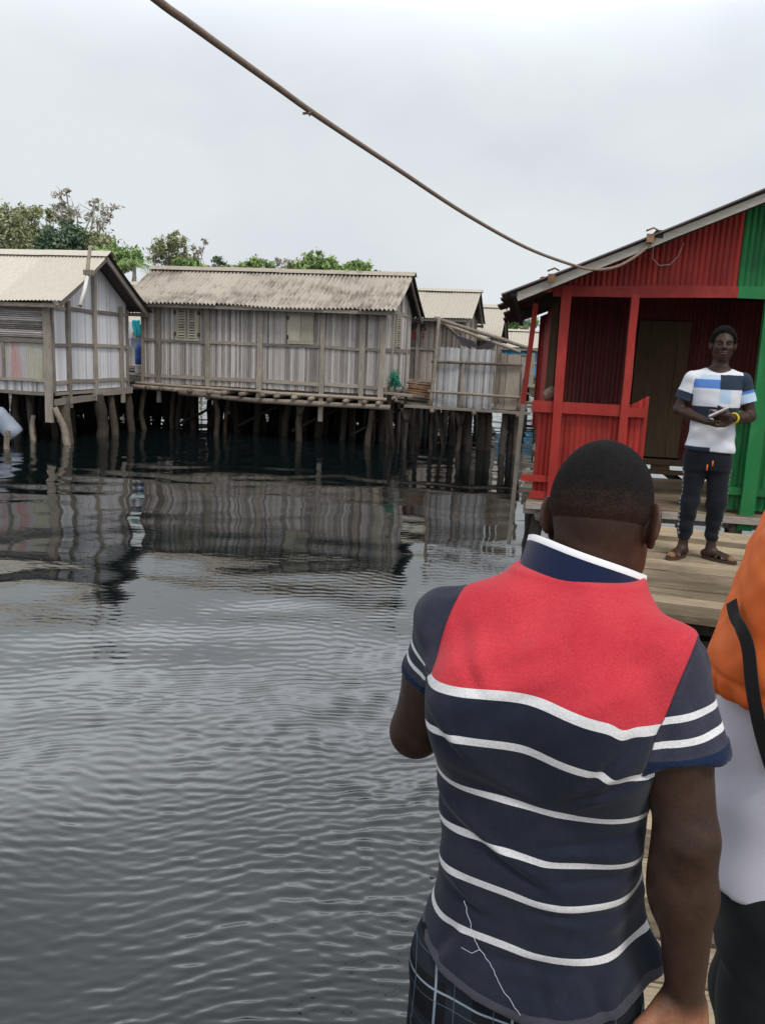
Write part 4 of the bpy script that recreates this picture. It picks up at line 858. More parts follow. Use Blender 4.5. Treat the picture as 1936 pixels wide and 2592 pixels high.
hU=nrm((.10,.30,1.0)); hF=nrm((math.sin(R(30)),math.cos(R(30)),-.5))
hp_,sk_,HT,HA=head_prims(HC,hU,hF,1.0,.95)
loft=lambda inf,a=0,b=None: P_loft(O,r_,f_,zs,cr,cf,np.array(rx),np.array(rf),2.5,.03,inf)
body=[loft(-.012)]
body+=[P_cone(NB+np.array((.0,.01,-.05)),HT(0,-.028,-.045),.060,.060,.03)]
body+=[P_cone(TP(-.06,0,1.77),JL,.055,.046,.015),P_cone(TP(.06,0,1.77),JR,.055,.046,.015)]
for J,E_,Wr,g in((JL,EL,WL,-1),(JR,ER,WR,1)):
    m_=(J+E_)/2; body+=[P_cone(J,m_,.048,.050,.012),P_cone(m_,E_,.050,.043,.012),P_cone(E_,E_+(Wr-E_)*.35,.0415,.0425,.02),P_cone(E_+(Wr-E_)*.35,Wr,.0425,.0275,.02)]
body+=[P_ell((JR+ER)/2+np.array((-.006,-.010,-.01)),(.045,.043,.085),None,.012),P_ell(ER+np.array((-.004,.004,-.06)),(.044,.043,.09),None,.02)]
body+=hand_prims(WR,(-.12,-.10,-1),(-.1,-.95,.1),(-1,-.1,0),1.05,(.22,.3,.36,.42),.05,(.80,.15))
body+=hand_prims(WL,(.75,.5,.25),(-.3,.3,.8),(-.5,.7,.3),1.0,(.7,.8,.85,.9))
for g in(-1,1):
    hpj=TP(g*.09,.0,1.18); kn=TP(g*.11,.03,.88); an=TP(g*.12,-.02,.55)
    body+=[P_cone(hpj,kn,.085,.058,.03),P_cone(kn,an,.056,.036,.03),P_ell((kn*.7+an*.3)-f_*.02,(.052,.052,.1),None,.03),P_cone(an,an+f_*.13-up*.06,.036,.026,.03,flat=(up,.8)),P_cone(an-f_*.03-up*.05,an-up*.04,.034,.03,.02)]
body+=hp_
V,Q=solid(body,.0042); V=lapl(V,Q,1,.4)
c=np.tile(SK,(len(V),1)); 
dW=V-WR; pal=(sst(0.01,-.03,dW[:,2])*sst(.03,-.01,(V-WR)@nrm((.25,.95,-.1)))*(np.linalg.norm(dW,axis=1)<.25))[:,None]; c=c*(1-pal)+PALM*pal
dH=(V-HC)@np.stack(HA).T; ear=sst(.078,.088,np.abs(dH[:,0]))*(np.abs(dH[:,2])<.06)*(np.abs(dH[:,1])<.06); c=c*(1+ear[:,None]*.7)
nk=sst(.0,-.09,dH[:,2])*(np.linalg.norm(dH,axis=1)<.2); c=c*(1+nk[:,None]*np.array((.25,.1,.05)))
for E0_ in(ER,EL): c=c*(1-.38*(sst(.055,.012,np.linalg.norm((V-E0_-np.array((0,-.03,.0)))*np.array((1,1,.8)),axis=1))*(.6+.4*np.sin(V[:,2]*190+V[:,0]*90)))[:,None])
def hairline(d): # >0 inside the hair
    return np.minimum(d[2]+.035-.18*np.clip(d[1],0,1)+.25*np.clip(d[1]-.02,0,1), .085-d[1])
hl=(sst(-.06,.014,hairline([dH[:,0],dH[:,1],dH[:,2]])+fold(V,5,420,.004,6))*(np.linalg.norm(dH,axis=1)<.16)*(np.abs(dH[:,0])<.079))[:,None]*.34; c=c*(1-hl)+HAIR*hl
mesh_from('body',V,Q,W['skin'],pm,base,{'Col':c})
# close cropped hair fading into the neck
def hairline(d): # >0 inside the hair
    return np.minimum(d[2]+.035-.18*np.clip(d[1],0,1)+.25*np.clip(d[1]-.02,0,1), .085-d[1])
def hair(parent,sk,HC,HA,base,thick,fn_line,res,col=HAIR):
    M=np.stack(HA)
    def shell(X,Y,Z):
        A=None
        for fn,lo,hi,k,op in sk:
            q=fn(X,Y,Z); A=q if A is None else np.minimum(A,q)-np.maximum(k-np.abs(A-q),0)**2/k*.25
        d=[(X-HC[0])*M[i,0]+(Y-HC[1])*M[i,1]+(Z-HC[2])*M[i,2] for i in range(3)]
        return A-(-.004+(thick+.004)*sst(-.012,.03,fn_line(d)))
    lo=np.min([p[1] for p in sk],axis=0)-thick-.01; hi=np.max([p[2] for p in sk],axis=0)+thick+.01
    V,Q=solid([(shell,lo,hi,.004,'u')],res,.02); d=(V-HC)@M.T; t=fn_line([d[:,0],d[:,1],d[:,2]])
    t=sst(.004,.075,t+fold(V,5,420,.006,6)+np.random.default_rng(2).normal(0,.003,len(V))); 
    return V,Q,t
V,Q,t=hair(pm,sk_,HC,HA,base,.0045,hairline,.003)
t=.30+.70*t; mesh_from('hair',V,Q,W['hair'],pm,base,{'Col':SK*1.0*(1-t[:,None])+HAIR*t[:,None]})
# polo shirt
STR=[(1.704,.0070),(1.633,.0055),(1.540,.0055),(1.456,.0055),(1.386,.0062),(1.298,.0062)]
N=NT('striped_polo'); s_=N.attr('strip'); y_=N.attr('yoke'); sm_=N.attr('seam'); t_=N.attr('tt'); w=N.noise(1000,2); n=N.noise(6,5,rough=.65); hz_=N.noise(330,3,rough=.7)
navy=N.mix(N.ramp(n,[(.35,0),(.7,1)]),(.014,.018,.032),(.027,.031,.048)); red=N.mix(N.ramp(n,[(.3,0),(.72,1)]),(.50,.032,.050),(.62,.058,.075))
WHT_=(.74,.73,.74)
col=N.mix(N.math('GREATER_THAN',s_,STR[0][0]),navy,red); wh=None
for z,hw in STR:
    q=N.math('COMPARE',s_,z,hw); wh=q if wh is None else N.math('MAXIMUM',wh,q)
col=N.mix(wh,col,WHT_); hem=N.math('LESS_THAN',y_,.018); col=N.mix(hem,col,N.mix(N.ramp(n,[(.3,0),(.7,1)]),(.045,.045,.06),(.07,.07,.09)))
slv=N.mix(N.ramp(n,[(.35,0),(.7,1)]),(.022,.025,.042),(.055,.055,.080)); slv=N.mix(N.math('MAXIMUM',N.math('COMPARE',t_,.46,.036),N.math('COMPARE',t_,.70,.036)),slv,WHT_); slv=N.mix(N.math('GREATER_THAN',t_,.86),slv,(.012,.022,.055))
col=N.mix(N.math('GREATER_THAN',sm_,0),col,slv); col=N.mix(N.math('COMPARE',sm_,.0,.0012),col,N.mix(.45,col,(.01,.01,.015)))
col=N.mix(.5,col,N.ramp(hz_,[(.35,.62),(.65,1.12)]),'MULTIPLY')
ribs=N.n('ShaderNodeTexWave',{'wave_type':'BANDS','bands_direction':'Z'},Vector=N.coord(),Scale=160,Distortion=.5).outputs['Fac']
W['polo']=N.out(col,.92,N.bump(hz_,.5,.0010,N.bump(ribs,.1,.0006)),.06,Sheen_Weight=.12)
hemz=lambda X,Y: 1.20+.035*(((X-O[0])*r_[0]+(Y-O[1])*r_[1])/.17)**2
torso=[loft(.006),P_cone(TP(-.06,0,1.785),JL,.066,.058,.03),P_cone(TP(.06,0,1.78),JR,.066,.058,.03),P_cone(JL,NB-up*.04,.046,.056,.04),P_cone(JR,NB-up*.045,.046,.052,.04),P_ell(NB-up*.045,(.10,.08,.04),None,.03),
    P_ell(TP(-.09,-.09,1.66),(.07,.05,.09),None,.05),P_ell(TP(.10,-.09,1.66),(.07,.05,.09),None,.05)]
def cuffed(J,E_,le,r0,r1):
    dr_=nrm(E_-J); b=J+dr_*le; q=P_cone(J-dr_*.005,b+dr_*.06,r0,r1+(r1-r0)*.4,.014)
    pl=lambda X,Y,Z:(X-b[0])*dr_[0]+(Y-b[1])*dr_[1]+(Z-b[2])*dr_[2]
    return (lambda X,Y,Z:np.maximum(q[0](X,Y,Z),pl(X,Y,Z)),q[1],q[2],.014,'u'),dr_
SL_,dL=cuffed(JL,EL,.106,.055,.057); SR_,dR=cuffed(JR,ER,.134,.059,.071)
V,Q=solid(torso+[P_clip(lambda X,Y,Z:hemz(X,Y)-Z),P_clip(lambda X,Y,Z:Z-1.885),SL_,SR_],.0042); V=lapl(V,Q,2,.5); Nn=vnormals(V,Q)
lr=(V-np.array((*O,0)))@r_; lf=(V-np.array((*O,0)))@f_; z=V[:,2]; B_=(lf<.03)*1.0
x_,y_,z_=V[:,0],V[:,1],V[:,2]
dT=np.min([p[0](x_,y_,z_) for p in torso],axis=0); sL=SL_[0](x_,y_,z_); sR=SR_[0](x_,y_,z_)
limR=np.interp(z,[1.66,1.70,1.76,1.82],[.174,.180,.194,.210]); limL=np.interp(z,[1.66,1.70,1.76,1.82],[.172,.168,.160,.150])
w_=sst(1.675,1.715,z); seam=np.maximum(w_*(lr-limR)+(1-w_)*(dT-sR+.001),w_*(-lr-limL)+(1-w_)*(dT-sL+.001))
seam=np.where((z<1.60)&(np.minimum(sL,sR)>.006),-.05,seam)
tR=((V-JR)@dR)/.134; tL=((V-JL)@dL)/.106; tt=np.where(lr>0,tR+.07*np.sin((lf+.05)*20),tL+.07*np.sin((lf+.05)*20)-.04)
low=sst(1.62,1.45,z); ts_=(seam<.004)*1.0
def crease(a,b,w,dep):
    a=np.array(a);b=np.array(b);ab=b-a;L_=ab@ab; P=np.stack([lr,z],1)-a; t=P@ab/L_; tc=np.clip(t,0,1); Dv=P-tc[:,None]*ab; nv=np.array((-ab[1],ab[0]))/math.sqrt(L_); sd=Dv@nv; dd=np.linalg.norm(Dv,axis=1)
    fade=np.sin(np.pi*np.clip(t*.9+.05,0,1))**.6*np.exp(-(np.maximum(dd-np.abs(sd),0)/.01)**2)
    w=w*(1+.25*np.sin(t*7)); return dep*fade*(-np.exp(-(sd/w)**2)+.75*np.exp(-((sd-1.7*w)/(1.4*w))**2))*B_*ts_
d_=fold(V,21,55,.0030,6,(.2,0,1),.35)*low*(.35+.65*sst(-.05,.16,lr))+fold(V,22,24,.0055,6,(.5,.1,.8),.5)*low+fold(V,23,20,.0030,6,(-.7,.2,.7),.4)
for a,b,w,dep in(((-.16,1.50),(.06,1.41),.010,.008),((.17,1.52),(.03,1.48),.009,.006),((.17,1.455),(.05,1.43),.008,.006),((.17,1.39),(.02,1.375),.009,.006),((-.16,1.37),(-.03,1.335),.010,.005),((-.12,1.585),(.04,1.535),.012,.004),((.13,1.31),(-.06,1.27),.011,.005),((.155,1.69),(.09,1.60),.009,.006),((.165,1.63),(.07,1.575),.008,.005),((-.165,1.67),(-.08,1.60),.010,.005),((-.13,1.70),(.04,1.79),.016,.0045),((-.10,1.66),(.08,1.76),.014,.0035),((.16,1.80),(.06,1.72),.012,.004),((-.14,1.80),(-.06,1.70),.012,.004),((.0,1.83),(-.05,1.75),.012,.003),((-.10,1.30),(-.13,1.22),.012,.006),((.04,1.29),(.07,1.22),.012,.005),((.12,1.30),(.14,1.22),.01,.006)): d_=d_+crease(a,b,w,dep)
isS=sst(0,.01,seam); d_=d_*(1-isS)+isS*(fold(V,41,62,.0028,6)+fold(V,42,34,.0035,6)+.0035*sst(.845,.87,tt))
d_=d_-.0022*np.exp(-(seam/.004)**2)+.0012*(np.exp(-((z-hemz(x_,y_)-.018)/.003)**2))*-1
V=V+Nn*d_[:,None]
flare=sst(1.30,1.18,z)*.022*(1-isS); V=V+(r_*np.sign(lr)[:,None]*np.abs(lr/.17)[:,None]**2+f_*(lf/.12)[:,None]*.5)*flare[:,None]
V=V+r_*(np.exp(-((z-1.265)/.045)**2)*sst(.13,.175,lr)*.022*(1-isS)*sst(-.03,.04,lf)*(1+np.sin(lf*90)*.4))[:,None]
strip=z+.03*lr-.012*np.cos(lr*14)*low+fold(V,31,12,.0035,5)-.034*sst(.02,.17,lr)*low*(lf<.03)+.006*np.exp(-((lr-.135)/.012)**2)*sst(1.56,1.62,z)-.006*np.exp(-(lr/.09)**2)*sst(1.6,1.66,z)
mesh_from('polo_shirt',V,Q,W['polo'],pm,base,{'strip':strip,'yoke':z-hemz(x_,y_),'seam':seam,'tt':tt}); shirt=bpy.data.objects['polo_shirt']
# turned up collar
m=MB(); n=48; rows=9; vs=[];at_=[]
cc=TP(.014,.086,0)
for j in range(rows+1):
    v=j/rows
    for i in range(n+1):
        a=R(-125)+R(250)*i/n; rad=.099-.015*v+.003*math.sin(a*3+1)*v
        p=cc+r_*(math.sin(a)*rad*1.04+.010*v)-f_*(math.cos(a)*rad*.98-.012*v)+up*(1.828+.084*v-.020*math.sin(a)-.024*(1-math.cos(a)))
        if a<R(-80): p=p-r_*.026*v*(-(a+R(80)))/R(45)
        vs.append(p); at_.append(v)
fs=[(j*(n+1)+i,j*(n+1)+i+1,(j+1)*(n+1)+i+1,(j+1)*(n+1)+i) for j in range(rows) for i in range(n)]
m.add([tuple(q-base) for q in vs],fs,at_,True)
N=NT('navy_collar'); r=N.attr('rnd'); w=N.noise(400,2); c=N.mix(N.math('GREATER_THAN',r,.88),(.010,.018,.055),(.80,.79,.81)); W['collar']=N.out(c,.9,N.bump(w,.3,.001),.1,Sheen_Weight=.2)
o=m.build('collar',W['collar'],shirt); md=o.modifiers.new('thickness','SOLIDIFY'); md.thickness=.006; md.offset=1
# loose thread
m=MB(); q=[TP(-.075,-.118,1.366),TP(-.06,-.124,1.335),TP(-.05,-.126,1.31),TP(-.02,-.13,1.28),TP(.0,-.131,1.25),TP(.03,-.131,1.215),TP(.035,-.134,1.19)]
q=smooth([Vector(x-base-f_*.010) for x in q],6); m.tube([p+Vector((random.uniform(-.0012,.0012),0,random.uniform(-.001,.001))) for p in q],.00045,5,.5)
a=q[14]; m.tube([a,a+Vector((-.012,.003,-.010)),a+Vector((-.028,.010,-.006))],.0004,5,.5); a=q[-1]; m.tube([a+Vector((random.uniform(-.006,.006),-.001,random.uniform(-.012,.006))) for _ in range(9)],.0006,5,.5); m.build('thread',W['pcl'],shirt)
# plaid shorts
N=NT('plaid_shorts'); tc=N.n('ShaderNodeTexCoord'); sp=N.n('ShaderNodeSeparateXYZ',Vector=tc.outputs['Object']); n=N.noise(5,4)
def lines(sock,per,off,wd): return N.math('LESS_THAN',N.math('FRACT',N.math('ADD',N.math('MULTIPLY',sock,1/per),off)),wd)
u_=N.math('ADD',sp.outputs[0],N.math('MULTIPLY',n,.012)); v2=N.math('ADD',sp.outputs[2],N.math('MULTIPLY',n,.012))
c=N.mix(N.math('MAXIMUM',lines(u_,.115,.2,.35),lines(v2,.115,.5,.35)),(.010,.011,.014),(.018,.022,.03)); c=N.mix(N.math('MAXIMUM',lines(u_,.115,.35,.03),lines(v2,.115,.65,.03)),c,(.22,.27,.33)); c=N.mix(N.math('MAXIMUM',lines(u_,.06,.1,.02),lines(v2,.06,.1,.02)),c,(.07,.10,.13))
W['plaid']=N.out(c,.9,None,.1)
so_=[P_loft(O,r_,f_,[1.08,1.16,1.26],[0,0,0],[-.004,-.004,0],[.178,.182,.168],[.128,.132,.118],2.5,.03)]
for g in(-1,1): so_+=[P_cone(TP(g*.09,0,1.16),TP(g*.115,.025,.88),.105,.098,.03)]
so_+=[P_clip(lambda X,Y,Z:.86-Z)]
V,Q=solid(so_,.006); V=lapl(V,Q,2,.5); V=V+vnormals(V,Q)*fold(V,51,40,.004,6,(.6,.2,.3),.5)[:,None]; mesh_from('plaid_shorts',V,Q,W['plaid'],pm,base)
for g in(-1,1):
    an=TP(g*.12,-.02,.455); m=MB(); n=16; vs=[]
    for zz in(.455,.475):
        for i in range(n): a=2*math.pi*i/n; vs.append(tuple(an+r_*.045*math.cos(a)*(1+.1*math.sin(a))+f_*(.05+.13*math.sin(a))+up*(zz-.455)-base))
    m.add(vs,[(i,(i+1)%n,n+(i+1)%n,n+i) for i in range(n)]+[tuple(range(n-1,-1,-1)),tuple(range(n,2*n))],.5); m.build('slipper',W['iron'],pm)
# ---- young man standing on the platform, facing the camera
base=np.array((2.40,6.15,.755)); pm=thing('person','young man in white and navy colour block tee and black joggers standing on the platform','person',tuple(base))
e_=nrm((.97,-.24,0)); g_=nrm((-.24,-.97,0))
def Q_(l,g,z): return np.array((base[0],base[1],0))+e_*l+g_*g+up*z
O2=base[:2]; zs2=[1.50,1.58,1.70,1.82,1.94,2.04,2.10,2.15,2.19]
cr2=[.005]*9; cf2=[0,0,0,0,.005,.0,-.005,-.01,-.015]
rx2=np.array([.158,.155,.145,.142,.158,.168,.160,.11,.062]); rf2=np.array([.105,.105,.098,.095,.105,.105,.09,.07,.05])
J=[Q_(-.172,-.01,2.095),Q_(.178,-.01,2.095)]; EB=[Q_(-.245,.0,1.865),Q_(.255,.0,1.845)]; WB=[Q_(-.070,.20,1.805),Q_(.105,.20,1.835)]
HC2=Q_(.012,.005,2.362); hp2,sk2,HT2,HA2=head_prims(HC2,(0,0,1),g_+np.array((-.05,0,-.06)),.98,.97)
body=[P_loft(O2,e_,g_,zs2,cr2,cf2,rx2-.012,rf2-.012,2.4,.03),P_cone(Q_(.006,-.02,2.13),HT2(0,-.022,-.06),.060,.054,.03)]
for k,g in((0,-1),(1,1)):
    body+=[P_cone(Q_(g*.06,-.01,2.12),J[k],.05,.05,.03),P_cone(J[k],EB[k],.05,.038,.03),P_cone(EB[k],EB[k]+(WB[k]-EB[k])*.35,.038,.039,.02),P_cone(EB[k]+(WB[k]-EB[k])*.35,WB[k],.039,.026,.02)]
    hj,kn,an=Q_(g*.085,0,1.55),Q_(g*.095,.01,1.20),Q_(g*.100-.004,-.02,.845)
    body+=[P_cone(hj,kn,.075,.052,.03),P_cone(kn,an,.05,.032,.03)]
    fd=nrm(g_*.8-e_*.55) if g<0 else nrm(g_*.52+e_*.85); an2=an.copy()
    body+=[P_cone(an,an-up*.045,.034,.034,.02),P_cone(an-up*.03+fd*.01,an-up*.058+fd*.15,.036,.030,.03,flat=(up,.75)),P_cone(an-up*.045,an-up*.052-fd*.045,.034,.028,.02)]
    sd_=np.cross(up,fd)
    for q,(o_,ln,rr) in enumerate(((-.024,.035,.0125),(-.008,.034,.010),(.006,.030,.0095),(.018,.025,.009),(.028,.019,.009))):
        o2_=o_*(1 if g<0 else -1)*-1; p0=an-up*.064+fd*.15+sd_*o2_; body.append(P_cone(p0,p0+fd*ln,rr,rr*.85,.006))
body+=hand_prims(WB[0],e_*.9+g_*.2+up*-.25,up*.75-g_*-.15+e_*.2,g_*.6+up*.5,.98,(.3,.35,.4,.45),.03,(.7,.3))
body+=hand_prims(WB[1],-e_*.9+g_*.15+up*-.02,up*.25+g_*-.6-e_*.1,up*.9+g_*.3,.98,(.45,.55,.6,.65),.03,(.6,.35))
body+=hp2
V,Q=solid(body,.005); V=lapl(V,Q,1,.3); c=np.tile(SK*.85,(len(V),1)); d=(V-HC2)@np.stack(HA2).T/.98
def blob(x,y,z,r): return sst(r,r*.4,np.sqrt(((d-np.array((x,y,z)))**2).sum(1)))[:,None]
for g in(-1,1): c=c*(1-blob(g*.033,.092,-.006,.010))+np.array((.10,.085,.075))*blob(g*.033,.092,-.006,.010); c=c*(1-blob(g*.032,.095,-.006,.0078)); c=c*(1-.75*blob(g*.034,.094,.018,.02))
lip=(sst(.016,.008,np.abs(d[:,2]+.0735))*sst(.028,.018,np.abs(d[:,0]))*(d[:,1]>.085))[:,None]; c=c*(1-lip)+np.array((.075,.034,.028))*lip
ck=(sst(.06,.1,d[:,1])*(np.abs(d[:,2])<.1))[:,None]; c=c*(1+.15*ck)
toe=((V[:,2]<.80)&(V[:,2]>.757))[:,None]*np.array((.10,.045,.02)); 
for k,g in((0,-1),(1,1)):
    fd=nrm(g_*.8-e_*.55) if g<0 else nrm(g_*.52+e_*.85); an=Q_(g*.100-.004,-.02,.845); t_=sst(.14,.17,(V-an)@fd)*(np.linalg.norm(V-an,axis=1)<.3); c=c+t_[:,None]*np.array((.20,.10,.045))
    pw=sst(.0,.05,np.linalg.norm(V-WB[k],axis=1))*sst(.22,.18,np.linalg.norm(V-WB[k],axis=1))*sst(.01,-.03,(V-WB[k])@(g_))*0; 
mesh_from('body',V,Q,W['skin'],pm,base,{'Col':c})
def hairline2(dd): return np.minimum(dd[2]+.02-.1*np.clip(dd[1],0,1)+.15*np.clip(-dd[1],0,1),np.minimum(.074-dd[1]+.35*np.clip(dd[2]-.045,0,1)*1.2,dd[2]-.045+(.05-dd[1])*1.6))
V,Q,t=hair(pm,sk2,HC2,HA2,base,.016,hairline2,.005,HAIR*.6); V=V+vnormals(V,Q)*fold(V,9,260,.0025,6)[:,None]
mesh_from('hair',V,Q,W['hair'],pm,base,{'Col':np.tile(HAIR*.6,(len(V),1))})
# colour block tee
ts=[P_loft(O2,e_,g_,zs2,cr2,cf2,rx2+np.array([.022,.02,.016,.014,.01,.008,.008,.01,.01]),rf2+.012,2.4,.03),P_clip(lambda X,Y,Z:1.578-.012*np.sin((X-2.4)*9)-Z),P_clip(lambda X,Y,Z:Z-2.172+.32*np.clip((X-O2[0])*g_[0]+(Y-O2[1])*g_[1]+.02,0,1)*1.1)]
for k,g in((0,-1),(1,1)):
    dd=nrm(EB[k]-J[k]); b=J[k]+dd*.165; ts+=[P_cone(Q_(g*.06,-.01,2.118),J[k],.058,.058,.03)]
V,Q=solid(ts,.005); V=lapl(V,Q,2,.5); l=(V-np.array((*O2,0)))@e_; z=V[:,2]; gg=(V-np.array((*O2,0)))@g_
V=V+vnormals(V,Q)*(fold(V,61,38,.005,7,(.3,.2,1),.6)*sst(2.08,1.85,z)+fold(V,62,16,.004,5)*sst(2.1,1.8,z))[:,None]
WHT=np.array((.70,.71,.76)); NAV=np.array((.028,.04,.065)); BLU=np.array((.10,.22,.56)); LBL=np.array((.50,.64,.80))
c=np.tile(WHT,(len(V),1)); c[(l>.01)&(z>2.03)&(z<2.135)]=NAV; c[(l<=.01)&(z>2.035)&(z<2.098)]=BLU; c[(l<=.01)&(z>=2.098)&(z<2.13)&(l>-.12)]=LBL
c[(l>.01)&(l<.09)&(z>1.93)&(z<=2.03)]=LBL; c[(z>1.805)&(z<1.905)]=NAV; c[(np.abs(l+.015)<.025)&(z>1.77)&(z<1.885)]=WHT; c[(l<-.01)&(z<1.612)]=NAV; c[(z<1.80)&(l>-.02)]*=np.array((.97,.97,1.0))
mesh_from('tshirt',V,Q,W['colcloth'],pm,base,{'Col':c}); shirt=bpy.data.objects[[o.name for o in pm.children if o.name.startswith('tshirt')][0]]
for k,g in((0,-1),(1,1)):
    dd=nrm(EB[k]-J[k]); b=J[k]+dd*.165
    V,Q=solid([P_cone(J[k]-e_*g*.02,J[k],.052,.058,.02),P_cone(J[k],b+dd*.06,.058,.066,.02),P_clip(lambda X,Y,Z,b=b,dd=dd:(X-b[0])*dd[0]+(Y-b[1])*dd[1]+(Z-b[2])*dd[2])],.005); V=lapl(V,Q,2,.5); V=V+vnormals(V,Q)*fold(V,63+k,50,.003,6)[:,None]
    t_=((V-J[k])@dd)/.165; c=np.tile(WHT,(len(V),1))
    if k==0: c[t_>.62]=NAV
    else: c[t_<.45]=NAV; c[(t_>=.45)&(t_<.58)]=BLU; c[t_>=.58]=LBL
    mesh_from('sleeve',V,Q,W['colcloth'],shirt,base,{'Col':c})
m=MB(); n=36; pts=[tuple(Q_(.006+.068*math.sin(2*math.pi*i/n),-.018+.066*math.cos(2*math.pi*i/n),2.168-.022*math.cos(2*math.pi*i/n)-.01)-base) for i in range(n+1)]; m.tube(pts,.008,8,.5,caps=False); m.build('neckband',W['wcl'],shirt)
# joggers
tr=[P_loft(O2,e_,g_,[1.44,1.52,1.62],[0,0,0],[0,0,0],[.158,.158,.150],[.105,.108,.10],2.4,.03)]
for g in(-1,1):
    hj,kn,an=Q_(g*.082,0,1.50),Q_(g*.094,.012,1.18),Q_(g*.100-.004,-.02,.90)
    tr+=[P_cone(hj,kn,.088,.068,.03),P_cone(kn,an+up*.06,.068,.056,.03),P_cone(an+up*.03,an,.052,.044,.015)]
tr+=[P_clip(lambda X,Y,Z:.893-Z)]
V,Q=solid(tr,.005); V=lapl(V,Q,2,.5); l=(V-np.array((*O2,0)))@e_; gg=(V-np.array((*O2,0)))@g_; z=V[:,2]
V=V+vnormals(V,Q)*(fold(V,71,48,.004,7,(.2,.2,1),.4)*sst(1.5,1.0,z)+fold(V,72,18,.003,5))[:,None]
c=np.tile(np.array((.012,.014,.020)),(len(V),1)); cx_=np.where(l<0,-1,1)*(.083+(1.5-z)*.028); dx=(l-cx_)*np.sign(l); ang=np.arctan2(gg-.0,dx)
c[(np.abs(ang-.25)<.17)&(np.mod(z*30,1)<.55)&(z>.93)&(z<1.45)&(dx>0)]=(.36,.36,.38)
mesh_from('joggers',V,Q,W['colcloth'],pm,base,{'Col':c})
W['orange_tip']=plain('orange_cord',(.75,.14,.04),.6)
for l_,z0,z1 in((-.015,1.44,1.485),(.02,1.475,1.515)): m=MB(); m.tube([tuple(Q_(l_,.122,z1)-base),tuple(Q_(l_,.124,z0)-base)],.0055,6,.5); m.build('drawstring',W['orange_tip'],pm)
W['leather']=plain('brown_leather',(.06,.032,.022),.6); W['yellow']=plain('yellow_rubber',(.75,.55,.03),.5)
for k,g in((0,-1),(1,1)):
    fd=nrm(g_*.8-e_*.55) if g<0 else nrm(g_*.52+e_*.85); an=Q_(g*.100-.004,-.02,.845); sd_=np.cross(up,fd); m=MB(); n=28; vs=[]
    for zz in(.752,.772):
        for i in range(n): a=2*math.pi*i/n; vs.append(tuple(np.array((an[0],an[1],0))+fd*(.075+.135*math.cos(a))+sd_*.045*math.sin(a)*(1+.18*math.cos(a))+up*zz-base))
    m.add(vs,[(i,(i+1)%n,n+(i+1)%n,n+i) for i in range(n)]+[tuple(range(n-1,-1,-1)),tuple(range(n,2*n))],.5); so_=m.build('sandal',W['leather'],pm)
    m=MB()
    for s0,s1,q0,q1 in((-1,1,.06,.12),(1,-1,.06,.12),(-1,1,.13,.135)):
        pts=[]
        for i in range(9):
            t_=i/8; w_=(t_*2-1)*s1; pts.append(tuple(np.array((an[0],an[1],0))+fd*(q0+(q1-q0)*t_)+sd_*.045*w_+up*(.772+(.050-.018*(q0+(q1-q0)*t_)/.13)*math.sqrt(max(0,1-w_*w_*.96)))-base))
        for p0,p1 in zip(pts,pts[1:]): m.beam(p0,p1,.026,.006,(0,0,1),0,2,.5)
    m.build('strap',W['leather'],so_)
wd=nrm(WB[1]-EB[1]); a=np.cross(wd,up); a=nrm(a); b=np.cross(wd,a); c0=WB[1]-wd*.02; m=MB(); n=24
m.tube([tuple(c0+a*.034*math.cos(2*math.pi*i/n)+b*.034*math.sin(2*math.pi*i/n)-base) for i in range(n+1)],.0075,8,.5,caps=False); m.build('wristband',W['yellow'],pm)
# phone
pc=Q_(.0,.255,1.872); la=nrm(e_*.86+up*.5); na=nrm(up*.80-e_*.45-g_*.3); wa=nrm(np.cross(la,na)); na=np.cross(wa,la)
ph_=thing('phone','pale phone held in both hands by the young man on the platform','phone',tuple(pc))
def rbox(L,Wd,T,rad,n=6):
    o=[]
    for cx,cy,a0 in((L/2-rad,Wd/2-rad,0),(-L/2+rad,Wd/2-rad,90),(-L/2+rad,-Wd/2+rad,180),(L/2-rad,-Wd/2+rad,270)):
        for i in range(n+1): a=R(a0+90*i/n); o.append((cx+rad*math.cos(a),cy+rad*math.sin(a)))
    k=len(o); vs=[tuple(la*x+wa*y+na*z) for z in(-T/2,T/2) for x,y in o]
    return vs,[(i,(i+1)%k,k+(i+1)%k,k+i) for i in range(k)]+[tuple(range(k-1,-1,-1)),tuple(range(k,2*k))]
W['phone']=plain('pale_phone_case',(.62,.55,.60),.35); W['screen']=plain('dark_glass',(.01,.01,.012),.1,.6,.0)
m=MB(); m.add(*rbox(.142,.07,.011,.01),.5); m.build('case',W['phone'],ph_)
m=MB(); v_,f2_=rbox(.134,.063,.001,.007); m.add([tuple(np.array(q)+na*.0062) for q in v_],f2_,.5); m.build('screen',W['screen'],ph_)
# ---- person in the orange life vest at the right edge
base=np.array((.80,1.44,.455)); pm=thing('person','person in an orange life vest over a lilac shirt, cut off by the right edge','person',tuple(base))
f3=nrm((-.93,.36,0)); r3=np.cross(f3,up); l3=-r3; O3=base[:2]      # facing left; l3 points at the camera
def T3(l,f,z): return np.array((O3[0],O3[1],0))+l3*l+f3*f+up*z
zs3=[1.20,1.30,1.42,1.55,1.68,1.80,1.88,1.93,1.97]; cr3=[0]*9; cf3=[.015,.02,.025,.025,.02,.015,.005,-.005,-.02]
rx3=np.array([.165,.165,.158,.160,.175,.182,.165,.11,.07]); rf3=np.array([.120,.122,.115,.112,.118,.115,.095,.075,.06])
J3=[T3(.19,-.01,1.87),T3(-.19,-.01,1.87)]; E3=[T3(.23,-.12,1.60),T3(-.22,-.08,1.60)]; W3=[T3(.23,-.16,1.34),T3(-.19,-.06,1.36)]
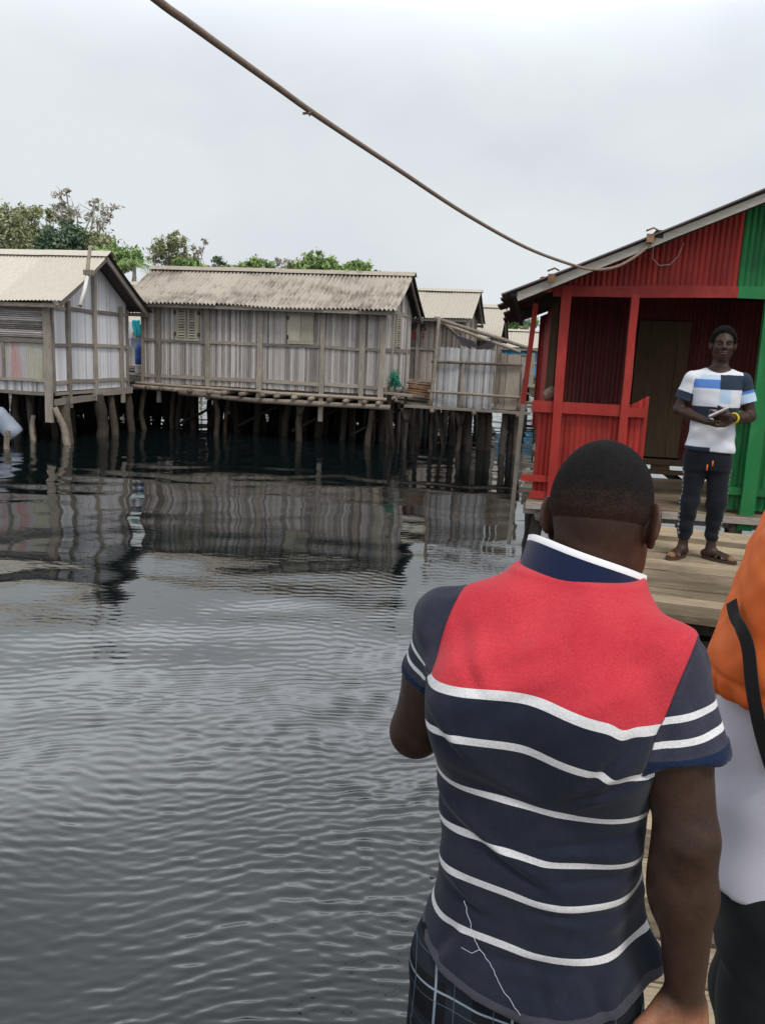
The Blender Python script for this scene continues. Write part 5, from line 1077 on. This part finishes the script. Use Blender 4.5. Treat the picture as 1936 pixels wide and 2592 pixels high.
HC3=T3(0,-.06,2.12); hp3,sk3,HT3,HA3=head_prims(HC3,(0,0,1),f3,1.0,.97)
body=[P_loft(O3,l3,f3,zs3,cr3,cf3,rx3-.012,rf3-.012,2.4,.03),P_cone(T3(0,-.02,1.92),HT3(0,-.022,-.06),.062,.056,.03)]
for k,g in((0,1),(1,-1)):
    body+=[P_cone(T3(g*.06,-.01,1.89),J3[k],.05,.05,.03),P_cone(J3[k],E3[k],.05,.04,.03),P_cone(E3[k],W3[k],.04,.026,.02)]
    body+=hand_prims(W3[k],np.array((0,0,-1.))+f3*.2,-l3*g,f3,1.0,(.3,.35,.4,.45))
    hj,kn,an=T3(g*.09,0,1.26),T3(g*.10,.01,.90),T3(g*.11,-.03,.54)
    body+=[P_cone(hj,kn,.08,.055,.03),P_cone(kn,an,.053,.034,.03),P_cone(an-up*.05,an+f3*.15-up*.06,.034,.026,.02,flat=(up,.8))]
body+=hp3
V,Q=solid(body,.008); V=lapl(V,Q,1,.3); mesh_from('body',V,Q,W['skin'],pm,base,{'Col':np.tile(SK*1.2,(len(V),1))})
V,Q,t=hair(pm,sk3,HC3,HA3,base,.012,hairline2,.007); mesh_from('hair',V,Q,W['hair'],pm,base,{'Col':np.tile(HAIR*.6,(len(V),1))})
N=NT('lilac_shirt'); z_=N.attr('hz'); n=N.noise(6,4); w=N.noise(900,2); c=N.mix(N.ramp(N.math('ADD',z_,N.math('MULTIPLY',N.math('SUBTRACT',n,.5),.5)),[(.25,0),(.75,1)]),(.72,.71,.82),(.60,.36,.50)); W['lilac']=N.out(c,.9,N.bump(w,.2,.0008),.1,Sheen_Weight=.1)
sh=[P_loft(O3,l3,f3,zs3,cr3,cf3,rx3+.006,rf3+.01,2.4,.03),P_clip(lambda X,Y,Z:1.285-.03*((X-O3[0])*l3[0]+(Y-O3[1])*l3[1])/.17-Z),P_clip(lambda X,Y,Z:Z-1.955)]
for k,g in((0,1),(1,-1)):
    dd=nrm(E3[k]-J3[k]); b=J3[k]+dd*.17; sh+=[P_cone(T3(g*.06,-.02,1.875),J3[k]-f3*.02,.05,.052,.02),P_cone(J3[k]-f3*.02,b,.055,.066,.02)]
V,Q=solid(sh,.006); V=lapl(V,Q,2,.5); V=V+vnormals(V,Q)*(fold(V,81,40,.005,7,(.5,.5,1),.4)*sst(1.7,1.45,V[:,2])+fold(V,82,18,.005,5))[:,None]; mesh_from('shirt',V,Q,W['lilac'],pm,base,{'hz':sst(1.55,1.75,V[:,2])})
N=NT('orange_nylon'); n=N.noise(5,4); g0=N.noise(40,4,(1,1,1)); w=N.noise(1500,2); c=N.mix(N.ramp(n,[(.35,0),(.7,1)]),(.90,.21,.045),(.84,.155,.032)); W['nylon']=N.out(c,.6,N.bump(g0,.12,.01,N.bump(w,.1,.0006)),.3)
vz=lambda X,Y:1.615+.10*np.clip(((X-O3[0])*f3[0]+(Y-O3[1])*f3[1])/.16-.75,0,1)*0
ve=[P_loft(O3,l3,f3,[1.60,1.66,1.72,1.80,1.86,1.92,1.97],[0]*7,[.011,.013,.009,.005,.0055,.0075,.005],[.190,.198,.203,.206,.196,.16,.095],[.161,.164,.160,.150,.135,.113,.098],2.6,.03),P_clip(lambda X,Y,Z:1.632-Z)]
for k,g in((0,1),(1,-1)): ve+=[P_cone(T3(g*.05,.0,1.91),T3(g*.155,-.01,1.92),.06,.055,.04),P_cone(T3(g*.10,.0,1.83),T3(g*.4,.0,1.83),.066,.074,.012,'s'),P_cone(T3(g*.12,.0,1.885),T3(g*.4,.0,1.885),.050,.060,.012,'s'),P_cone(T3(g*.10,.03,1.685),T3(g*.4,.02,1.675),.038,.045,.012,'s'),P_cone(T3(g*.10,-.05,1.685),T3(g*.4,-.06,1.675),.04,.045,.012,'s')]
ve+=[P_cone(T3(0,.02,1.93),T3(0,-.0,2.1),.085,.1,.01,'s')]
V,Q=solid(ve,.005); V=lapl(V,Q,2,.5); V=V+vnormals(V,Q)*(fold(V,91,26,.0045,7)+fold(V,92,75,.002,6,(.3,.3,1),.5)-.004*np.exp(-((V[:,2]-1.665)/.004)**2)+.004*np.sin(V[:,0]*230+V[:,1]*200)*sst(1.67,1.64,V[:,2]))[:,None]; vest=mesh_from('life_vest',V,Q,W['nylon'],pm,base)
W['strap']=cloth('black_webbing',(.010,.010,.012))
def ribbon(pts,nrms,wd,name,parent,mat=W['strap']):
    pts=[Vector(p) for p in smooth([Vector(p) for p in pts],8)]; m=MB(); vs=[]
    for i,p in enumerate(pts):
        d=(pts[min(i+1,len(pts)-1)]-pts[max(i-1,0)]).normalized(); k=nrms[0].lerp(nrms[1],i/(len(pts)-1)).normalized(); sd=d.cross(k).normalized()*wd/2; q=k*.0018; b=p-Vector(base)
        vs+=[b-sd-q,b+sd-q,b+sd+q,b-sd+q]
    fs=[(4*i+a,4*i+(a+1)%4,4*i+4+(a+1)%4,4*i+4+a) for i in range(len(pts)-1) for a in range(4)]+[(3,2,1,0),tuple(len(vs)-4+k for k in range(4))]
    m.add(vs,fs,.5); return m.build(name,mat,parent)
VV=np.concatenate([np.array([v.co[:] for v in o.data.vertices])+base for o in pm.children if o.name.startswith(('life_vest','shirt'))])
def on_vest(u,v,off=.012):
    d=_M@np.array([(u-968)/FPX,-(v-1296)/FPX,-1]); d/=np.linalg.norm(d); w_=VV-np.array((0,0,CZ)); t=w_@d; k=np.linalg.norm(w_-t[:,None]*d,axis=1)<.014
    tt=t[k].min() if k.any() else 1.35
    return Vector(np.array((0,0,CZ))+d*(tt-off))
st=[on_vest(*q) for q in((1850,1522),(1858,1560),(1875,1592),(1892,1640),(1903,1740),(1917,1820),(1934,1890),(1958,1965))]
ribbon(st,(Vector((-.8,-.6,.1)),Vector((-.3,-.9,.2))),.021,'strap',vest)
tr=[P_loft(O3,l3,f3,[1.12,1.22,1.34],[0,0,0],[0,0,0],[.165,.17,.158],[.125,.126,.116],2.4,.03)]
for g in(1,-1): tr+=[P_cone(T3(g*.088,0,1.22),T3(g*.10,.01,.90),.10,.078,.03),P_cone(T3(g*.10,.01,.90),T3(g*.11,-.02,.52),.078,.062,.03)]
V,Q=solid(tr,.007); V=lapl(V,Q,2,.5); V=V+vnormals(V,Q)*fold(V,95,30,.004,7)[:,None]; mesh_from('trousers',V,Q,W['colcloth'],pm,base,{'Col':np.tile(np.array((.014,.016,.018)),(len(V),1))})
